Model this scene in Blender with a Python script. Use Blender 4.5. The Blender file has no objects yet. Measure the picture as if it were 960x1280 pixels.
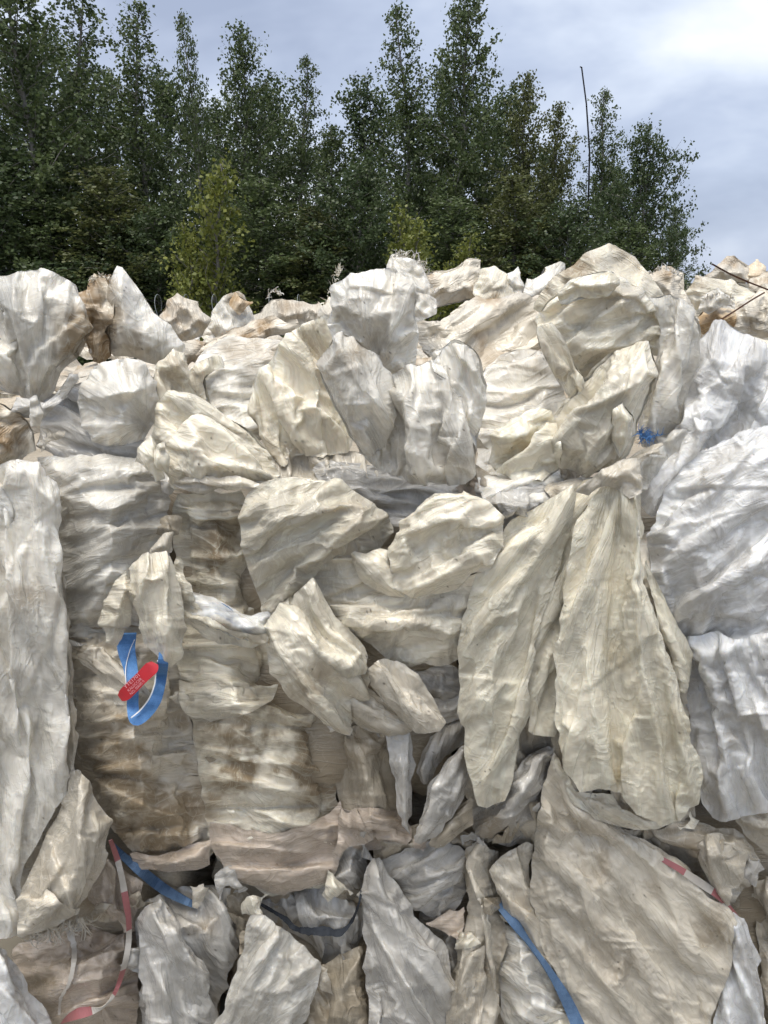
import bpy, math, random
import numpy as np
from mathutils import Vector

rnd = random.Random(7)
scene = bpy.context.scene
col = scene.collection

# ---------------------------------------------------------------- camera
CAM = (0.0, -1.55, 2.30)
PITCH = math.radians(16.8)
cam_data = bpy.data.cameras.new("camera")
cam_data.sensor_fit = 'HORIZONTAL'
cam_data.sensor_width = 36.0
cam_data.lens = 36.0
cam_data.clip_start = 0.02
cam_data.clip_end = 2000.0
cam = bpy.data.objects.new("camera", cam_data)
cam.location = CAM
cam.rotation_euler = (math.pi / 2 - PITCH, 0, 0)
col.objects.link(cam)
scene.camera = cam

# ---------------------------------------------------------------- sky + sun (bright broken overcast)
SUN_EL, SUN_AZ = 74.0, 205.0          # azimuth clockwise from +Y: behind the photographer, a little left
world = bpy.data.worlds.new("World")
scene.world = world
world.use_nodes = True
wn, wl = world.node_tree.nodes, world.node_tree.links
wn.clear()
w_out = wn.new('ShaderNodeOutputWorld')
w_bg = wn.new('ShaderNodeBackground')
w_sky = wn.new('ShaderNodeTexSky')
w_sky.sky_type = 'NISHITA'
w_sky.sun_disc = False
w_sky.sun_elevation = math.radians(SUN_EL)
w_sky.sun_rotation = math.radians(SUN_AZ)
w_sky.air_density = 1.0
w_sky.dust_density = 1.5
w_tc = wn.new('ShaderNodeTexCoord')
def wnoise(scale, detail, rough, off, dist=0.0):
    mp = wn.new('ShaderNodeMapping')
    mp.inputs['Location'].default_value = off
    mp.inputs['Scale'].default_value = (1.0, 1.0, 1.9)
    wl.new(w_tc.outputs['Generated'], mp.inputs['Vector'])
    n = wn.new('ShaderNodeTexNoise')
    n.inputs['Scale'].default_value = scale
    n.inputs['Detail'].default_value = detail
    n.inputs['Roughness'].default_value = rough
    n.inputs['Distortion'].default_value = dist
    wl.new(mp.outputs['Vector'], n.inputs['Vector'])
    return n.outputs['Fac']
def wramp(src, stops):
    r = wn.new('ShaderNodeValToRGB')
    cr = r.color_ramp
    while len(cr.elements) < len(stops):
        cr.elements.new(0.5)
    for e, (p, c) in zip(cr.elements, stops):
        e.position = p
        e.color = (*c, 1.0)
    wl.new(src, r.inputs['Fac'])
    return r.outputs['Color']
# cloud brightness: units after the sky strength below
cl_a = wramp(wnoise(2.6, 5.0, 0.52, (-6.90, 2.43, 6.62), 0.35),
             [(0.33, (2.6, 3.05, 4.1)), (0.46, (3.6, 4.1, 5.2)), (0.57, (5.0, 5.5, 6.4)), (0.70, (6.7, 6.9, 7.2))])
cl_m = wramp(wnoise(1.3, 3.0, 0.5, (3.1, 0.4, 1.7)), [(0.30, (0.86, 0.86, 0.86)), (0.55, (0.97, 0.97, 0.97))])
w_mix = wn.new('ShaderNodeMixRGB')
wl.new(cl_m, w_mix.inputs['Fac'])
wl.new(w_sky.outputs['Color'], w_mix.inputs['Color1'])
wl.new(cl_a, w_mix.inputs['Color2'])
wl.new(w_mix.outputs['Color'], w_bg.inputs['Color'])
w_bg.inputs['Strength'].default_value = 0.105
wl.new(w_bg.outputs['Background'], w_out.inputs['Surface'])

sun_data = bpy.data.lights.new("sun", 'SUN')
sun_data.energy = 2.35
sun_data.angle = math.radians(34.0)
sun_data.color = (1.0, 0.95, 0.87)
sun = bpy.data.objects.new("sun", sun_data)
col.objects.link(sun)
el, az = math.radians(SUN_EL), math.radians(SUN_AZ)
sun_dir = Vector((math.sin(az) * math.cos(el), math.cos(az) * math.cos(el), math.sin(el)))
sun.rotation_euler = (-sun_dir).to_track_quat('-Z', 'Y').to_euler()
sun.location = (0, 0, 12)

scene.view_settings.view_transform = 'Standard'
scene.view_settings.look = 'None'
scene.view_settings.gamma = 1.0
scene.view_settings.exposure = 0.64
scene.cycles.use_denoising = True
scene.cycles.use_adaptive_sampling = True
scene.cycles.adaptive_threshold = 0.03
scene.cycles.max_bounces = 5
scene.cycles.transparent_max_bounces = 6

# ---------------------------------------------------------------- pixel <-> place helpers
F = 960.0
CP, SP = math.cos(PITCH), math.sin(PITCH)
def P(px, py, d):
    """points on the vertical plane y = d that the photograph shows at pixel (px, py); arrays welcome"""
    px = np.asarray(px, dtype=np.float64); py = np.asarray(py, dtype=np.float64); d = np.asarray(d, dtype=np.float64)
    a = (px - 480.0) / F
    b = (640.0 - py) / F
    dy = CP + b * SP
    dz = -SP + b * CP
    t = (d - CAM[1]) / dy
    return np.stack([CAM[0] + a * t, d + 0 * t, CAM[2] + dz * t], -1)
def PX(p):
    """pixel of a place"""
    v = np.asarray(p) - np.array(CAM)
    f = v[..., 1] * CP - v[..., 2] * SP
    u = v[..., 1] * SP + v[..., 2] * CP
    return 480 + F * v[..., 0] / f, 640 - F * u / f
def mpp(d, py):
    b = (640.0 - py) / F
    return (d - CAM[1]) / (CP + b * SP) / F

def poly(s):
    return np.array([[float(c) for c in q.split(',')] for q in s.split()])

# ---------------------------------------------------------------- object helpers
def tag(o, label=None, cat=None, group=None, kind=None):
    if label: o["label"] = label
    if cat: o["category"] = cat
    if group: o["group"] = group
    if kind: o["kind"] = kind
    return o
def mesh_from(name, verts, faces, mat, parent=None, smooth=True, attrs=None, uv=None):
    """verts (N,3) world coords; faces (M,4) or (M,3) int array or list of such; origin put at the base centre"""
    verts = np.asarray(verts, dtype=np.float32)
    if isinstance(faces, np.ndarray): faces = [faces]
    me = bpy.data.meshes.new(name)
    org = np.array([(verts[:, 0].min() + verts[:, 0].max()) / 2, (verts[:, 1].min() + verts[:, 1].max()) / 2, verts[:, 2].min()])
    if parent is not None:
        org = np.array(parent.matrix_basis.translation)
    vv = (verts - org).astype(np.float32)
    loops = np.concatenate([f.ravel() for f in faces]).astype(np.int32)
    sizes = np.concatenate([np.full(len(f), f.shape[1], dtype=np.int32) for f in faces])
    me.vertices.add(len(vv)); me.vertices.foreach_set('co', vv.ravel())
    me.loops.add(len(loops)); me.loops.foreach_set('vertex_index', loops)
    me.polygons.add(len(sizes))
    starts = np.concatenate([[0], np.cumsum(sizes)[:-1]]).astype(np.int32)
    me.polygons.foreach_set('loop_start', starts)
    me.polygons.foreach_set('use_smooth', np.full(len(sizes), smooth, dtype=bool))
    me.update(calc_edges=True)
    if uv is not None:
        lay_ = me.uv_layers.new(name='folds')
        lay_.data.foreach_set('uv', np.asarray(uv, dtype=np.float32)[loops].ravel())
    for k, a in (attrs or {}).items():
        at = me.attributes.new(k, 'FLOAT', 'POINT')
        at.data.foreach_set('value', np.asarray(a, dtype=np.float32))
    if mat: 
        for m in (mat if isinstance(mat, (list, tuple)) else [mat]): me.materials.append(m)
    o = bpy.data.objects.new(name, me)
    col.objects.link(o)
    if parent is not None:
        o.parent = parent
    else:
        o.location = org
    return o
def empty(name, loc, label, cat, group=None):
    o = bpy.data.objects.new(name, None)
    o.empty_display_size = 0.1
    col.objects.link(o)
    o.location = [float(c) for c in loc]
    return tag(o, label, cat, group)

# ---------------------------------------------------------------- materials
def new_mat(name):
    m = bpy.data.materials.new(name)
    m.use_nodes = True
    m.node_tree.nodes.clear()
    return m, m.node_tree.nodes, m.node_tree.links
def film_mat(name, base, stain=(0.29, 0.225, 0.145), transp=0.0, sss=0.40, rough=0.24, bump=0.62, vary=0.24):
    """polyethylene film: milky, satin, finely crinkled; dirt, specks and tone are carried by the sheet itself (point attributes)"""
    m, n, l = new_mat(name)
    def mix(f, a, b):
        x = n.new('ShaderNodeMixRGB')
        for k, v in (('Fac', f), ('Color1', a), ('Color2', b)):
            if isinstance(v, tuple): x.inputs[k].default_value = (*v, 1.0)
            else: l.new(v, x.inputs[k])
        return x.outputs['Color']
    def math_(op, a, b=None, clamp=False):
        x = n.new('ShaderNodeMath'); x.operation = op; x.use_clamp = clamp
        for i, v in enumerate((a, b)):
            if v is None: continue
            if isinstance(v, (int, float)): x.inputs[i].default_value = v
            else: l.new(v, x.inputs[i])
        return x.outputs[0]
    def attr(k):
        x = n.new('ShaderNodeAttribute'); x.attribute_name = k
        return x.outputs['Fac']
    st, tone, speck = attr('stain'), attr('tone'), attr('speck')
    lightv = tuple(min(0.88, c * (1 + vary)) for c in base)
    darkv = tuple(c * (1 - vary) for c in base)
    c = mix(tone, darkv, lightv)
    c = mix(st, c, stain)
    c = mix(speck, c, (0.07, 0.055, 0.04))
    uvn = n.new('ShaderNodeUVMap'); uvn.uv_map = 'folds'
    def nz(scale, detail, stretch, dist=0.5):
        mp = n.new('ShaderNodeMapping'); mp.inputs['Scale'].default_value = stretch
        l.new(uvn.outputs['UV'], mp.inputs['Vector'])
        x = n.new('ShaderNodeTexNoise'); x.noise_dimensions = '2D'
        x.inputs['Scale'].default_value = scale; x.inputs['Detail'].default_value = detail
        x.inputs['Distortion'].default_value = dist
        l.new(mp.outputs['Vector'], x.inputs['Vector'])
        return x.outputs['Fac']
    def ridge(v, k):
        return math_('SUBTRACT', 1.0, math_('MULTIPLY', math_('ABSOLUTE', math_('SUBTRACT', v, 0.5)), k), True)
    r1 = ridge(nz(24.0, 3.0, (0.32, 1.0, 1.0), 0.8), 12.0)
    r3 = ridge(nz(58.0, 2.0, (0.14, 1.0, 1.0), 0.5), 9.0)
    r4 = ridge(nz(36.0, 2.0, (0.9, 0.55, 1.0), 1.4), 16.0)
    def vor(scale, stretch):
        mp = n.new('ShaderNodeMapping'); mp.inputs['Scale'].default_value = stretch
        wv = n.new('ShaderNodeTexNoise'); wv.noise_dimensions = '2D'; wv.inputs['Scale'].default_value = 20.0
        l.new(uvn.outputs['UV'], wv.inputs['Vector'])
        ad = n.new('ShaderNodeVectorMath'); ad.operation = 'MULTIPLY_ADD'; ad.inputs[1].default_value = (0.02, 0.02, 0)
        l.new(wv.outputs['Color'], ad.inputs[0]); l.new(uvn.outputs['UV'], ad.inputs[2])
        l.new(ad.outputs[0], mp.inputs['Vector'])
        x = n.new('ShaderNodeTexVoronoi'); x.voronoi_dimensions = '2D'; x.inputs['Scale'].default_value = scale
        l.new(mp.outputs['Vector'], x.inputs['Vector'])
        return x.outputs['Distance']
    rg = math_('ADD', math_('ADD', math_('MULTIPLY', r1, 0.75), math_('MULTIPLY', r3, 0.42)), math_('ADD', math_('MULTIPLY', r4, 0.22), math_('MULTIPLY', vor(34.0, (0.30, 1.0, 1.0)), 0.7)))
    bp = n.new('ShaderNodeBump'); bp.inputs['Strength'].default_value = bump; bp.inputs['Distance'].default_value = 0.003
    l.new(rg, bp.inputs['Height'])
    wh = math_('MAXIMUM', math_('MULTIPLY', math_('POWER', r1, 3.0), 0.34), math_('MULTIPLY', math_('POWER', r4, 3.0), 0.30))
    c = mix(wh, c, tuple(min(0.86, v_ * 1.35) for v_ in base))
    dk_ = math_('MULTIPLY', math_('POWER', r3, 3.0), 0.10)
    c = mix(dk_, c, stain)
    pr = n.new('ShaderNodeBsdfPrincipled')
    l.new(c, pr.inputs['Base Color'])
    l.new(bp.outputs['Normal'], pr.inputs['Normal'])
    pr.inputs['Specular IOR Level'].default_value = 0.5
    pr.inputs['Subsurface Weight'].default_value = sss
    pr.inputs['Subsurface Radius'].default_value = (1.0, 0.9, 0.72)
    pr.inputs['Subsurface Scale'].default_value = 0.016
    l.new(math_('ADD', math_('MULTIPLY', st, 0.3), math_('ADD', math_('MULTIPLY', tone, -0.12), rough + 0.06)), pr.inputs['Roughness'])
    m1 = pr
    out = n.new('ShaderNodeOutputMaterial')
    last = m1
    if transp > 0:
        tr = n.new('ShaderNodeBsdfTransparent')
        m2 = n.new('ShaderNodeMixShader')
        l.new(math_('MULTIPLY', math_('SUBTRACT', 1.35, tone), transp), m2.inputs['Fac'])
        l.new(m1.outputs[0], m2.inputs[1]); l.new(tr.outputs[0], m2.inputs[2])
        last = m2
    l.new(last.outputs[0], out.inputs['Surface'])
    return m

M = {}
M['white'] = film_mat('film_white', (0.70, 0.665, 0.59), transp=0.10)
M['cool'] = film_mat('film_cool_white', (0.74, 0.725, 0.695), transp=0.14, stain=(0.46, 0.42, 0.35))
M['clear'] = film_mat('film_hazy', (0.72, 0.71, 0.68), transp=0.48, rough=0.22)
M['cream'] = film_mat('film_cream', (0.68, 0.625, 0.51))
M['yellow'] = film_mat('film_yellowed', (0.70, 0.648, 0.525), stain=(0.42, 0.31, 0.13))
M['beige'] = film_mat('film_beige', (0.57, 0.52, 0.43))
M['grey'] = film_mat('film_grey', (0.50, 0.48, 0.44), rough=0.22)
M['brown'] = film_mat('film_grimy', sss=0.0, base=(0.40, 0.35, 0.27), stain=(0.25, 0.185, 0.11))
M['pink'] = film_mat('film_pinkish', transp=0.06, base=(0.54, 0.455, 0.37))
M['rust'] = film_mat('film_rust', sss=0.0, base=(0.66, 0.55, 0.40), stain=(0.38, 0.25, 0.125))
M['earthy'] = film_mat('film_earthy', sss=0.0, base=(0.64, 0.585, 0.485), stain=(0.32, 0.22, 0.12), bump=0.8)
DIRT = dict(white=0.22, cool=0.10, clear=0.14, cream=0.30, yellow=0.24, beige=0.35, grey=0.22, brown=0.45, pink=0.30, rust=0.7, earthy=0.7)

# ---------------------------------------------------------------- film sheets: outline -> bulged, buckled, crinkled surface
def vnoise(rs, H, W, cell):
    gh, gw = int(H / cell) + 3, int(W / cell) + 3
    g = rs.randn(gh, gw)
    y = np.arange(H) / cell; x = np.arange(W) / cell
    yi = y.astype(int); xi = x.astype(int)
    fy = y - yi; fx = x - xi
    fy = (fy * fy * (3 - 2 * fy))[:, None]; fx = (fx * fx * (3 - 2 * fx))[None, :]
    a = g[yi][:, xi]; b = g[yi][:, xi + 1]; c = g[yi + 1][:, xi]; d = g[yi + 1][:, xi + 1]
    return (a * (1 - fx) + b * fx) * (1 - fy) + (c * (1 - fx) + d * fx) * fy
def bilin(A, y, x):
    H, W = A.shape[:2]
    y = np.clip(y, 0, H - 1.001); x = np.clip(x, 0, W - 1.001)
    yi = y.astype(int); xi = x.astype(int)
    fy = (y - yi)[..., None] if A.ndim == 3 else y - yi
    fx = (x - xi)[..., None] if A.ndim == 3 else x - xi
    return (A[yi, xi] * (1 - fx) + A[yi, xi + 1] * fx) * (1 - fy) + (A[yi + 1, xi] * (1 - fx) + A[yi + 1, xi + 1] * fx) * fy
def chaikin(p, n=2, closed=True):
    for _ in range(n):
        q = np.roll(p, -1, 0) if closed else p[1:]
        b = p if closed else p[:-1]
        r = np.empty((2 * len(b), 2))
        r[0::2] = 0.87 * b + 0.13 * q
        r[1::2] = 0.13 * b + 0.87 * q
        if not closed:
            r = np.vstack([p[:1], r, p[-1:]])
        p = r
    return p
def seg_dist(X, Y, pl, closed):
    """distance to a polyline, signed side, nearest point, position along"""
    best = np.full(X.shape, 1e9); side = np.zeros(X.shape); nx = np.zeros(X.shape); ny = np.zeros(X.shape); tt = np.zeros(X.shape)
    m = len(pl)
    k = m if closed else m - 1
    for i in range(k):
        ax, ay = pl[i]; bx, by = pl[(i + 1) % m]
        ex, ey = bx - ax, by - ay
        L2 = ex * ex + ey * ey + 1e-9
        t = np.clip(((X - ax) * ex + (Y - ay) * ey) / L2, 0, 1)
        qx = ax + t * ex; qy = ay + t * ey
        d = (X - qx) ** 2 + (Y - qy) ** 2
        u = d < best
        best = np.where(u, d, best)
        side = np.where(u, ex * (Y - ay) - ey * (X - ax), side)
        nx = np.where(u, qx, nx); ny = np.where(u, qy, ny)
        tt = np.where(u, (i + t) / k, tt)
    return np.sqrt(best), np.sign(side), nx, ny, tt
def inside(X, Y, pl):
    r = np.zeros(X.shape, bool)
    m = len(pl)
    for i in range(m):
        ax, ay = pl[i]; bx, by = pl[(i + 1) % m]
        if ay == by: continue
        c = ((ay > Y) != (by > Y)) & (X < (bx - ax) * (Y - ay) / (by - ay) + ax)
        r ^= c
    return r
def trinoise(rs, u, v):
    """piecewise-linear noise on a jittered triangle lattice: flat facets meeting in sharp creases"""
    ui = np.floor(u).astype(int); vi = np.floor(v).astype(int)
    a = u - ui; b = v - vi
    ui -= ui.min(); vi -= vi.min()
    g = rs.randn(ui.max() + 2, vi.max() + 2)
    g00 = g[ui, vi]; g10 = g[ui + 1, vi]; g01 = g[ui, vi + 1]; g11 = g[ui + 1, vi + 1]
    lo = g00 + a * (g10 - g00) + b * (g01 - g00)
    hi = g11 + (1 - a) * (g01 - g11) + (1 - b) * (g10 - g11)
    return np.where(a + b < 1, lo, hi)
def snoise(rs, u, v):
    """smooth noise at free coordinates"""
    ui = np.floor(u).astype(int); vi = np.floor(v).astype(int)
    a = u - ui; b = v - vi
    a = a * a * a * (a * (6 * a - 15) + 10); b = b * b * b * (b * (6 * b - 15) + 10)
    ui -= ui.min(); vi -= vi.min()
    g = rs.randn(ui.max() + 2, vi.max() + 2)
    return (g[ui, vi] * (1 - a) + g[ui + 1, vi] * a) * (1 - b) + (g[ui, vi + 1] * (1 - a) + g[ui + 1, vi + 1] * a) * b
def wnoise2(rs, H, W, n):
    a = rs.randn(H, W)
    for _ in range(n):
        q = np.pad(a, 1, mode='wrap')
        a = (q[:-2, 1:-1] + q[2:, 1:-1] + q[1:-1, :-2] + q[1:-1, 2:] + 2 * a) / 6.0
    return a / (a.std() + 1e-9)
def pleat(rs, v, mean):
    """uneven pleats along v: rounded crests that meet in sharp valleys"""
    lo, hi = v.min() - mean, v.max() + mean
    k = [lo]
    while k[-1] < hi:
        k.append(k[-1] + mean * rs.uniform(0.35, 1.6))
    k = np.array(k)
    hgt = rs.uniform(0.25, 1.0, len(k)); sk = np.exp(rs.randn(len(k)) * 0.45)
    off = np.interp(v, k, rs.uniform(-0.35, 0.35, len(k)))
    i = np.clip(np.searchsorted(k, v) - 1, 0, len(k) - 2)
    t = np.clip((v - k[i]) / (k[i + 1] - k[i]), 0, 1) ** sk[i]
    tri = 1 - np.abs(2 * t - 1)
    return hgt[i] * (0.4 * np.clip(np.sin(math.pi * t), 0, 1) + 0.6 * tri) * np.minimum(1.6, (k[i + 1] - k[i]) / mean) - 0.45 + off

OFFS = ((0, 1), (1, 0), (1, 1), (1, -1))
def sl(o):
    dy, dx = o
    a = (slice(0, -dy) if dy else slice(None), slice(0, -dx) if dx > 0 else (slice(-dx, None) if dx < 0 else slice(None)))
    b = (slice(dy, None) if dy else slice(None), slice(dx, None) if dx > 0 else (slice(0, dx) if dx < 0 else slice(None)))
    return a, b
def buckle(T, A, seed, iters, kb, kf, floor=None, om=0.25):
    """relax a thin film that has more length than the shape T it lies on: it buckles into folds and creases"""
    p = (T + seed).astype(np.float32); T = T.astype(np.float32)
    rests = []
    for o in OFFS:
        a, b = sl(o)
        d = T[b] - T[a]
        Am = (A[a] + A[b]) * 0.5
        u = Am[..., 0] * d[..., 0] + Am[..., 1] * d[..., 1]
        v = Am[..., 1] * d[..., 0] + Am[..., 2] * d[..., 1]
        rests.append(np.sqrt(u * u + v * v + d[..., 2] ** 2).astype(np.float32))
    vel = np.zeros_like(p)
    for it in range(iters):
        c = np.zeros_like(p)
        for o, r in zip(OFFS, rests):
            a, b = sl(o)
            d = p[b] - p[a]
            L = np.sqrt(np.einsum('...i,...i', d, d)) + 1e-6
            d *= (0.5 * (1 - r / L))[..., None]
            c[a] += d; c[b] -= d
        c *= om
        lap = np.zeros_like(p)
        lap[1:-1, 1:-1] = p[:-2, 1:-1] + p[2:, 1:-1] + p[1:-1, :-2] + p[1:-1, 2:] - 4 * p[1:-1, 1:-1]
        c[1:-1, 1:-1] -= kb * (lap[:-2, 1:-1] + lap[2:, 1:-1] + lap[1:-1, :-2] + lap[1:-1, 2:] - 4 * lap[1:-1, 1:-1])
        c[..., 2] += kf * (T[..., 2] - p[..., 2])
        c[..., :2] += 0.5 * kf * (T[..., :2] - p[..., :2])
        vel = 0.85 * vel + c
        p += vel
        if floor is not None and it % 6 == 5:
            hit = p[..., 2] < floor
            p[..., 2] = np.where(hit, floor, p[..., 2])
            vel[..., 2] = np.where(hit, 0, vel[..., 2])
        p[0, :, :2] = T[0, :, :2]; p[-1, :, :2] = T[-1, :, :2]; p[:, 0, :2] = T[:, 0, :2]; p[:, -1, :2] = T[:, -1, :2]
    return p
def blur(a, n):
    for _ in range(n):
        q = np.pad(a, 1, mode='edge')
        a = (q[:-2, 1:-1] + q[2:, 1:-1] + q[1:-1, :-2] + q[1:-1, 2:] + 2 * a) / 6.0
    return a

def maxf(a, n):
    for _ in range(n):
        q = np.pad(a, 1, mode='edge')
        a = np.maximum(np.maximum(np.maximum(q[:-2, 1:-1], q[2:, 1:-1]), np.maximum(q[1:-1, :-2], q[1:-1, 2:])), a)
    return a
def crisp(w, nb, k):
    """turn rounded waves of one size into flat flanks with sharp crests and valleys"""
    lo = blur(w, nb)
    hp = w - lo
    env = blur(maxf(np.abs(hp), max(2, int(1.4 * math.sqrt(nb)))), nb) + 0.05
    n = np.clip(hp / env, -1, 1)
    tri = (2 / math.pi) * np.arcsin(n) * env * 1.15
    return lo + (1 - k) * hp + k * tri

# relief of the pile front: depth of the nearest film so far; every sheet is laid over what is already there
RH = 2.5
RX0, RY0 = -260.0, 250.0
RGX, RGY = np.meshgrid(RX0 + RH * np.arange(600), RY0 + RH * np.arange(460))
RELIEF = np.where(RGY > 1060, 0.21, np.where(RGY > 600, 0.15, 0.15 + (600 - RGY) * 0.004))
QUEUE = []
SEED = [100]
def film(*a, **k):
    SEED[0] += 1
    k['_seed'] = SEED[0]
    QUEUE.append((a, k))
def lay_all():
    for a, k in sorted(QUEUE, key=lambda q: -q[0][2]):
        lay(*a, **k)
TS = 0.5
EXD = 0.048
CR = 0.6
def lay(name, outline, d, mat, parent=None, T=60, R=None, K=14, rim=None, rimp=4.0, tilt=(0, 0), ridges=(), steps=(), gathers=(), folds=(), ex=(0.014, 0.012, 0.022),
         bands=None, stains=(), cre=1.0, crea=1.0, h=2.0, seed=None, smoothc=1, edge=1.2, back=None, label=None, cat=None, group=None, st0=0.0, size=1.0, conform=True, layers=1.0, _seed=0, lift=2.0):
    """outline: photo-pixel polygon of the sheet; d: depth in metres where nothing lies under it; T: bulge towards the viewer (pixels of that distance)
       K facets; ridges: (polyline, amp, width); steps: (polyline, amp, width) left-hand side raised like an overlapping layer
       gathers: (x, y, pleat depth, pleat width) radial pleats; folds: (angle of the fold lines, pleat depth, pleat width)"""
    rs = np.random.RandomState(seed if seed is not None else _seed)
    pl = poly(outline) if isinstance(outline, str) else np.asarray(outline, float)
    pl = chaikin(pl, smoothc)
    if edge:
        q = []
        for i in range(len(pl)):
            a, b = pl[i], pl[(i + 1) % len(pl)]
            k = max(1, int(np.hypot(*(b - a)) / 9))
            for j in range(k): q.append(a + (b - a) * j / k)
        pl = np.array(q)
        k = len(pl); ph = rs.rand(2, 6) * 6.283
        tt = np.arange(k) / k * 6.283
        per_ = k * 9.0
        for f_ in range(6):
            fr_ = max(2, int(per_ / (70 - 9 * f_)))
            pl = pl + np.stack([np.sin(fr_ * tt + ph[0, f_]), np.cos(fr_ * tt * 1.0 + ph[1, f_])], -1) * edge * 0.75
        pl = pl + rs.randn(*pl.shape) * edge * 0.5
    x0, y0 = pl.min(0) - 4 * h; x1, y1 = pl.max(0) + 4 * h
    W = int((x1 - x0) / h) + 2; H = int((y1 - y0) / h) + 2
    W += (-(W - 1)) % 4; H += (-(H - 1)) % 4
    X, Y = np.meshgrid(x0 + h * np.arange(W), y0 + h * np.arange(H))
    dist, _, nx, ny, tb = seg_dist(X, Y, pl, True)
    ins = inside(X, Y, pl)
    sd = np.where(ins, dist, 0.0)
    cx, cy = pl.mean(0)
    m = float(mpp(d, cy))
    T = T * (TS if parent is None or not name.startswith(('film_bulge', 'film_wrap')) else 0.85)
    if conform and cy < 560: T = T * 0.8
    if rim is None: rim = (1.0 if cy > 560 else 1.4) if conform else 2.0
    if R is None:
        R = 0.9 * sd.max()
    s = np.clip(sd / R, 0, 1)
    dome = T * (1 - (1 - s) ** 2)
    ii = np.argwhere(ins)
    if conform:
        wR = -bilin(RELIEF, (Y - RY0) / RH, (X - RX0) / RH) / m
        base = np.maximum(blur(wR, 22), -d / m - 8)
    else:
        wR = np.full((H, W), -1e6)
        base = np.full((H, W), -d / m)
    base = base + tilt[0] * (X - cx) + tilt[1] * (Y - cy)
    # facets: planes touching the dome at random places, the lowest one counts
    smd = blur(dome, int(6 + R / h / 6))
    gy_, gx_ = np.gradient(smd, h)
    w = np.full((H, W), 1e9)
    for k in range(K):
        jy, jx = ii[rs.randint(len(ii))]
        a1, b1 = gx_[jy, jx] + rs.randn() * 0.16, gy_[jy, jx] + rs.randn() * 0.16
        w = np.minimum(w, smd[jy, jx] + rs.uniform(0, 0.08) * T + a1 * (X - X[jy, jx]) + b1 * (Y - Y[jy, jx]))
    w = 0.55 * np.clip(w, -0.2 * T, 1.3 * T) + 0.45 * smd
    # the sheet comes down to what it lies on at its outline, its edge a little lifted here and there
    ed = lift * np.clip(0.5 + 0.8 * vnoise(rs, H, W, 22 / h), 0, 2.2)
    lim = np.where(ins, rim * sd + ed, ed)
    w = np.where(w < lim, w, lim + 0.12 * (w - lim))
    damp = 0.45 + 0.55 * np.clip(sd / 16.0, 0, 1)
    area = float(ins.sum()) * h * h
    sz = math.sqrt(area)
    wx = 6 * vnoise(rs, H, W, 85 / h) + 1.5 * vnoise(rs, H, W, 25 / h); wy = 6 * vnoise(rs, H, W, 85 / h) + 1.5 * vnoise(rs, H, W, 25 / h)
    coords = []
    A = np.zeros((H, W, 3)); A[..., 0] = 1; A[..., 2] = 1
    Ad = np.zeros((H, W, 3))
    for ang, dep, wid in folds:
        wid = 1.25 * wid
        ca, sa = math.cos(math.radians(ang)), math.sin(math.radians(ang))
        u = (X + wx) * ca + (Y + wy) * sa; v = -(X + wx) * sa + (Y + wy) * ca
        coords.append((u, v, dep, wid, None))
        e_ = min(0.75, EXD * dep)
        Ad[..., 0] += e_ * sa * sa; Ad[..., 1] -= e_ * sa * ca; Ad[..., 2] += e_ * ca * ca
    for gx, gy, dep, wid in gathers:
        wid = 1.25 * wid
        rx, ry = X + 0.5 * wx - gx, Y + 0.5 * wy - gy
        r = np.hypot(rx, ry) + 1
        a0 = math.atan2(cy - gy, cx - gx)
        th = (np.arctan2(ry, rx) - a0 + math.pi) % (2 * math.pi) - math.pi
        ref = max(30.0, float(np.median(r[ins])))
        coords.append((r, th * ref, dep, wid, np.clip(r / (0.45 * ref), 0, 1)))
        w = w - 0.25 * T * np.exp(-(r / 18.0) ** 2)
        e_ = min(0.75, EXD * dep) * np.exp(-r / (2.0 * ref))
        tx, ty = -ry / r, rx / r
        Ad[..., 0] += e_ * tx * tx; Ad[..., 1] += e_ * tx * ty; Ad[..., 2] += e_ * ty * ty
    if not coords:
        an = rs.uniform(0, math.pi)
        ca, sa = math.cos(an), math.sin(an)
        coords.append(((X + wx) * ca + (Y + wy) * sa, -(X + wx) * sa + (Y + wy) * ca, 0.0, 30.0, None))
    main = coords[0]
    seed_w = np.zeros((H, W))
    for u, v, dep, wid, amp in coords:
        if dep <= 0: continue
        amp = 1.0 if amp is None else amp
        vw = v + 0.10 * wid * vnoise(rs, H, W, 60 / h)
        fade = np.clip(0.75 + 0.55 * vnoise(rs, H, W, 0.6 * sz / h + 4), 0.25, 1.4)
        fade2 = np.clip(0.5 + 0.7 * vnoise(rs, H, W, 0.22 * sz / h + 4), 0.0, 1.3)
        seed_w = seed_w + damp * amp * dep * 1.6 * (fade * pleat(rs, vw, wid) + 0.22 * fade2 * pleat(rs, vw + 0.06 * u, wid * 0.34))
    if rimp:
        per = float(np.hypot(*(np.roll(pl, -1, 0) - pl).T).sum())
        vb = tb * per + 3.0 * vnoise(rs, H, W, 16 / h)
        reach = np.clip(0.55 + 0.35 * vnoise(rs, H, W, 34 / h), 0.2, 1.0)
        fr = np.clip(1 - s / reach, 0, 1) * np.clip(sd / 5.0, 0.2, 1)
        w = w + rimp * fr * (pleat(rs, vb, 20 * size) + 0.4 * pleat(rs, vb, 8 * size))
    u, v = main[0], main[1]
    st = 2.4 if (folds or gathers) else 1.5
    for cell, am in ((70, 4.0), (30, 1.0)):
        c_ = cell * size
        seed_w = seed_w + damp * crea * am * size * snoise(rs, (u + 0.6 * v) / (c_ * st * 1.3) + 0.25 * vnoise(rs, H, W, 20 / h), (v - 0.3 * u) / c_ + 0.25 * vnoise(rs, H, W, 20 / h))
    stp = list(steps)
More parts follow.
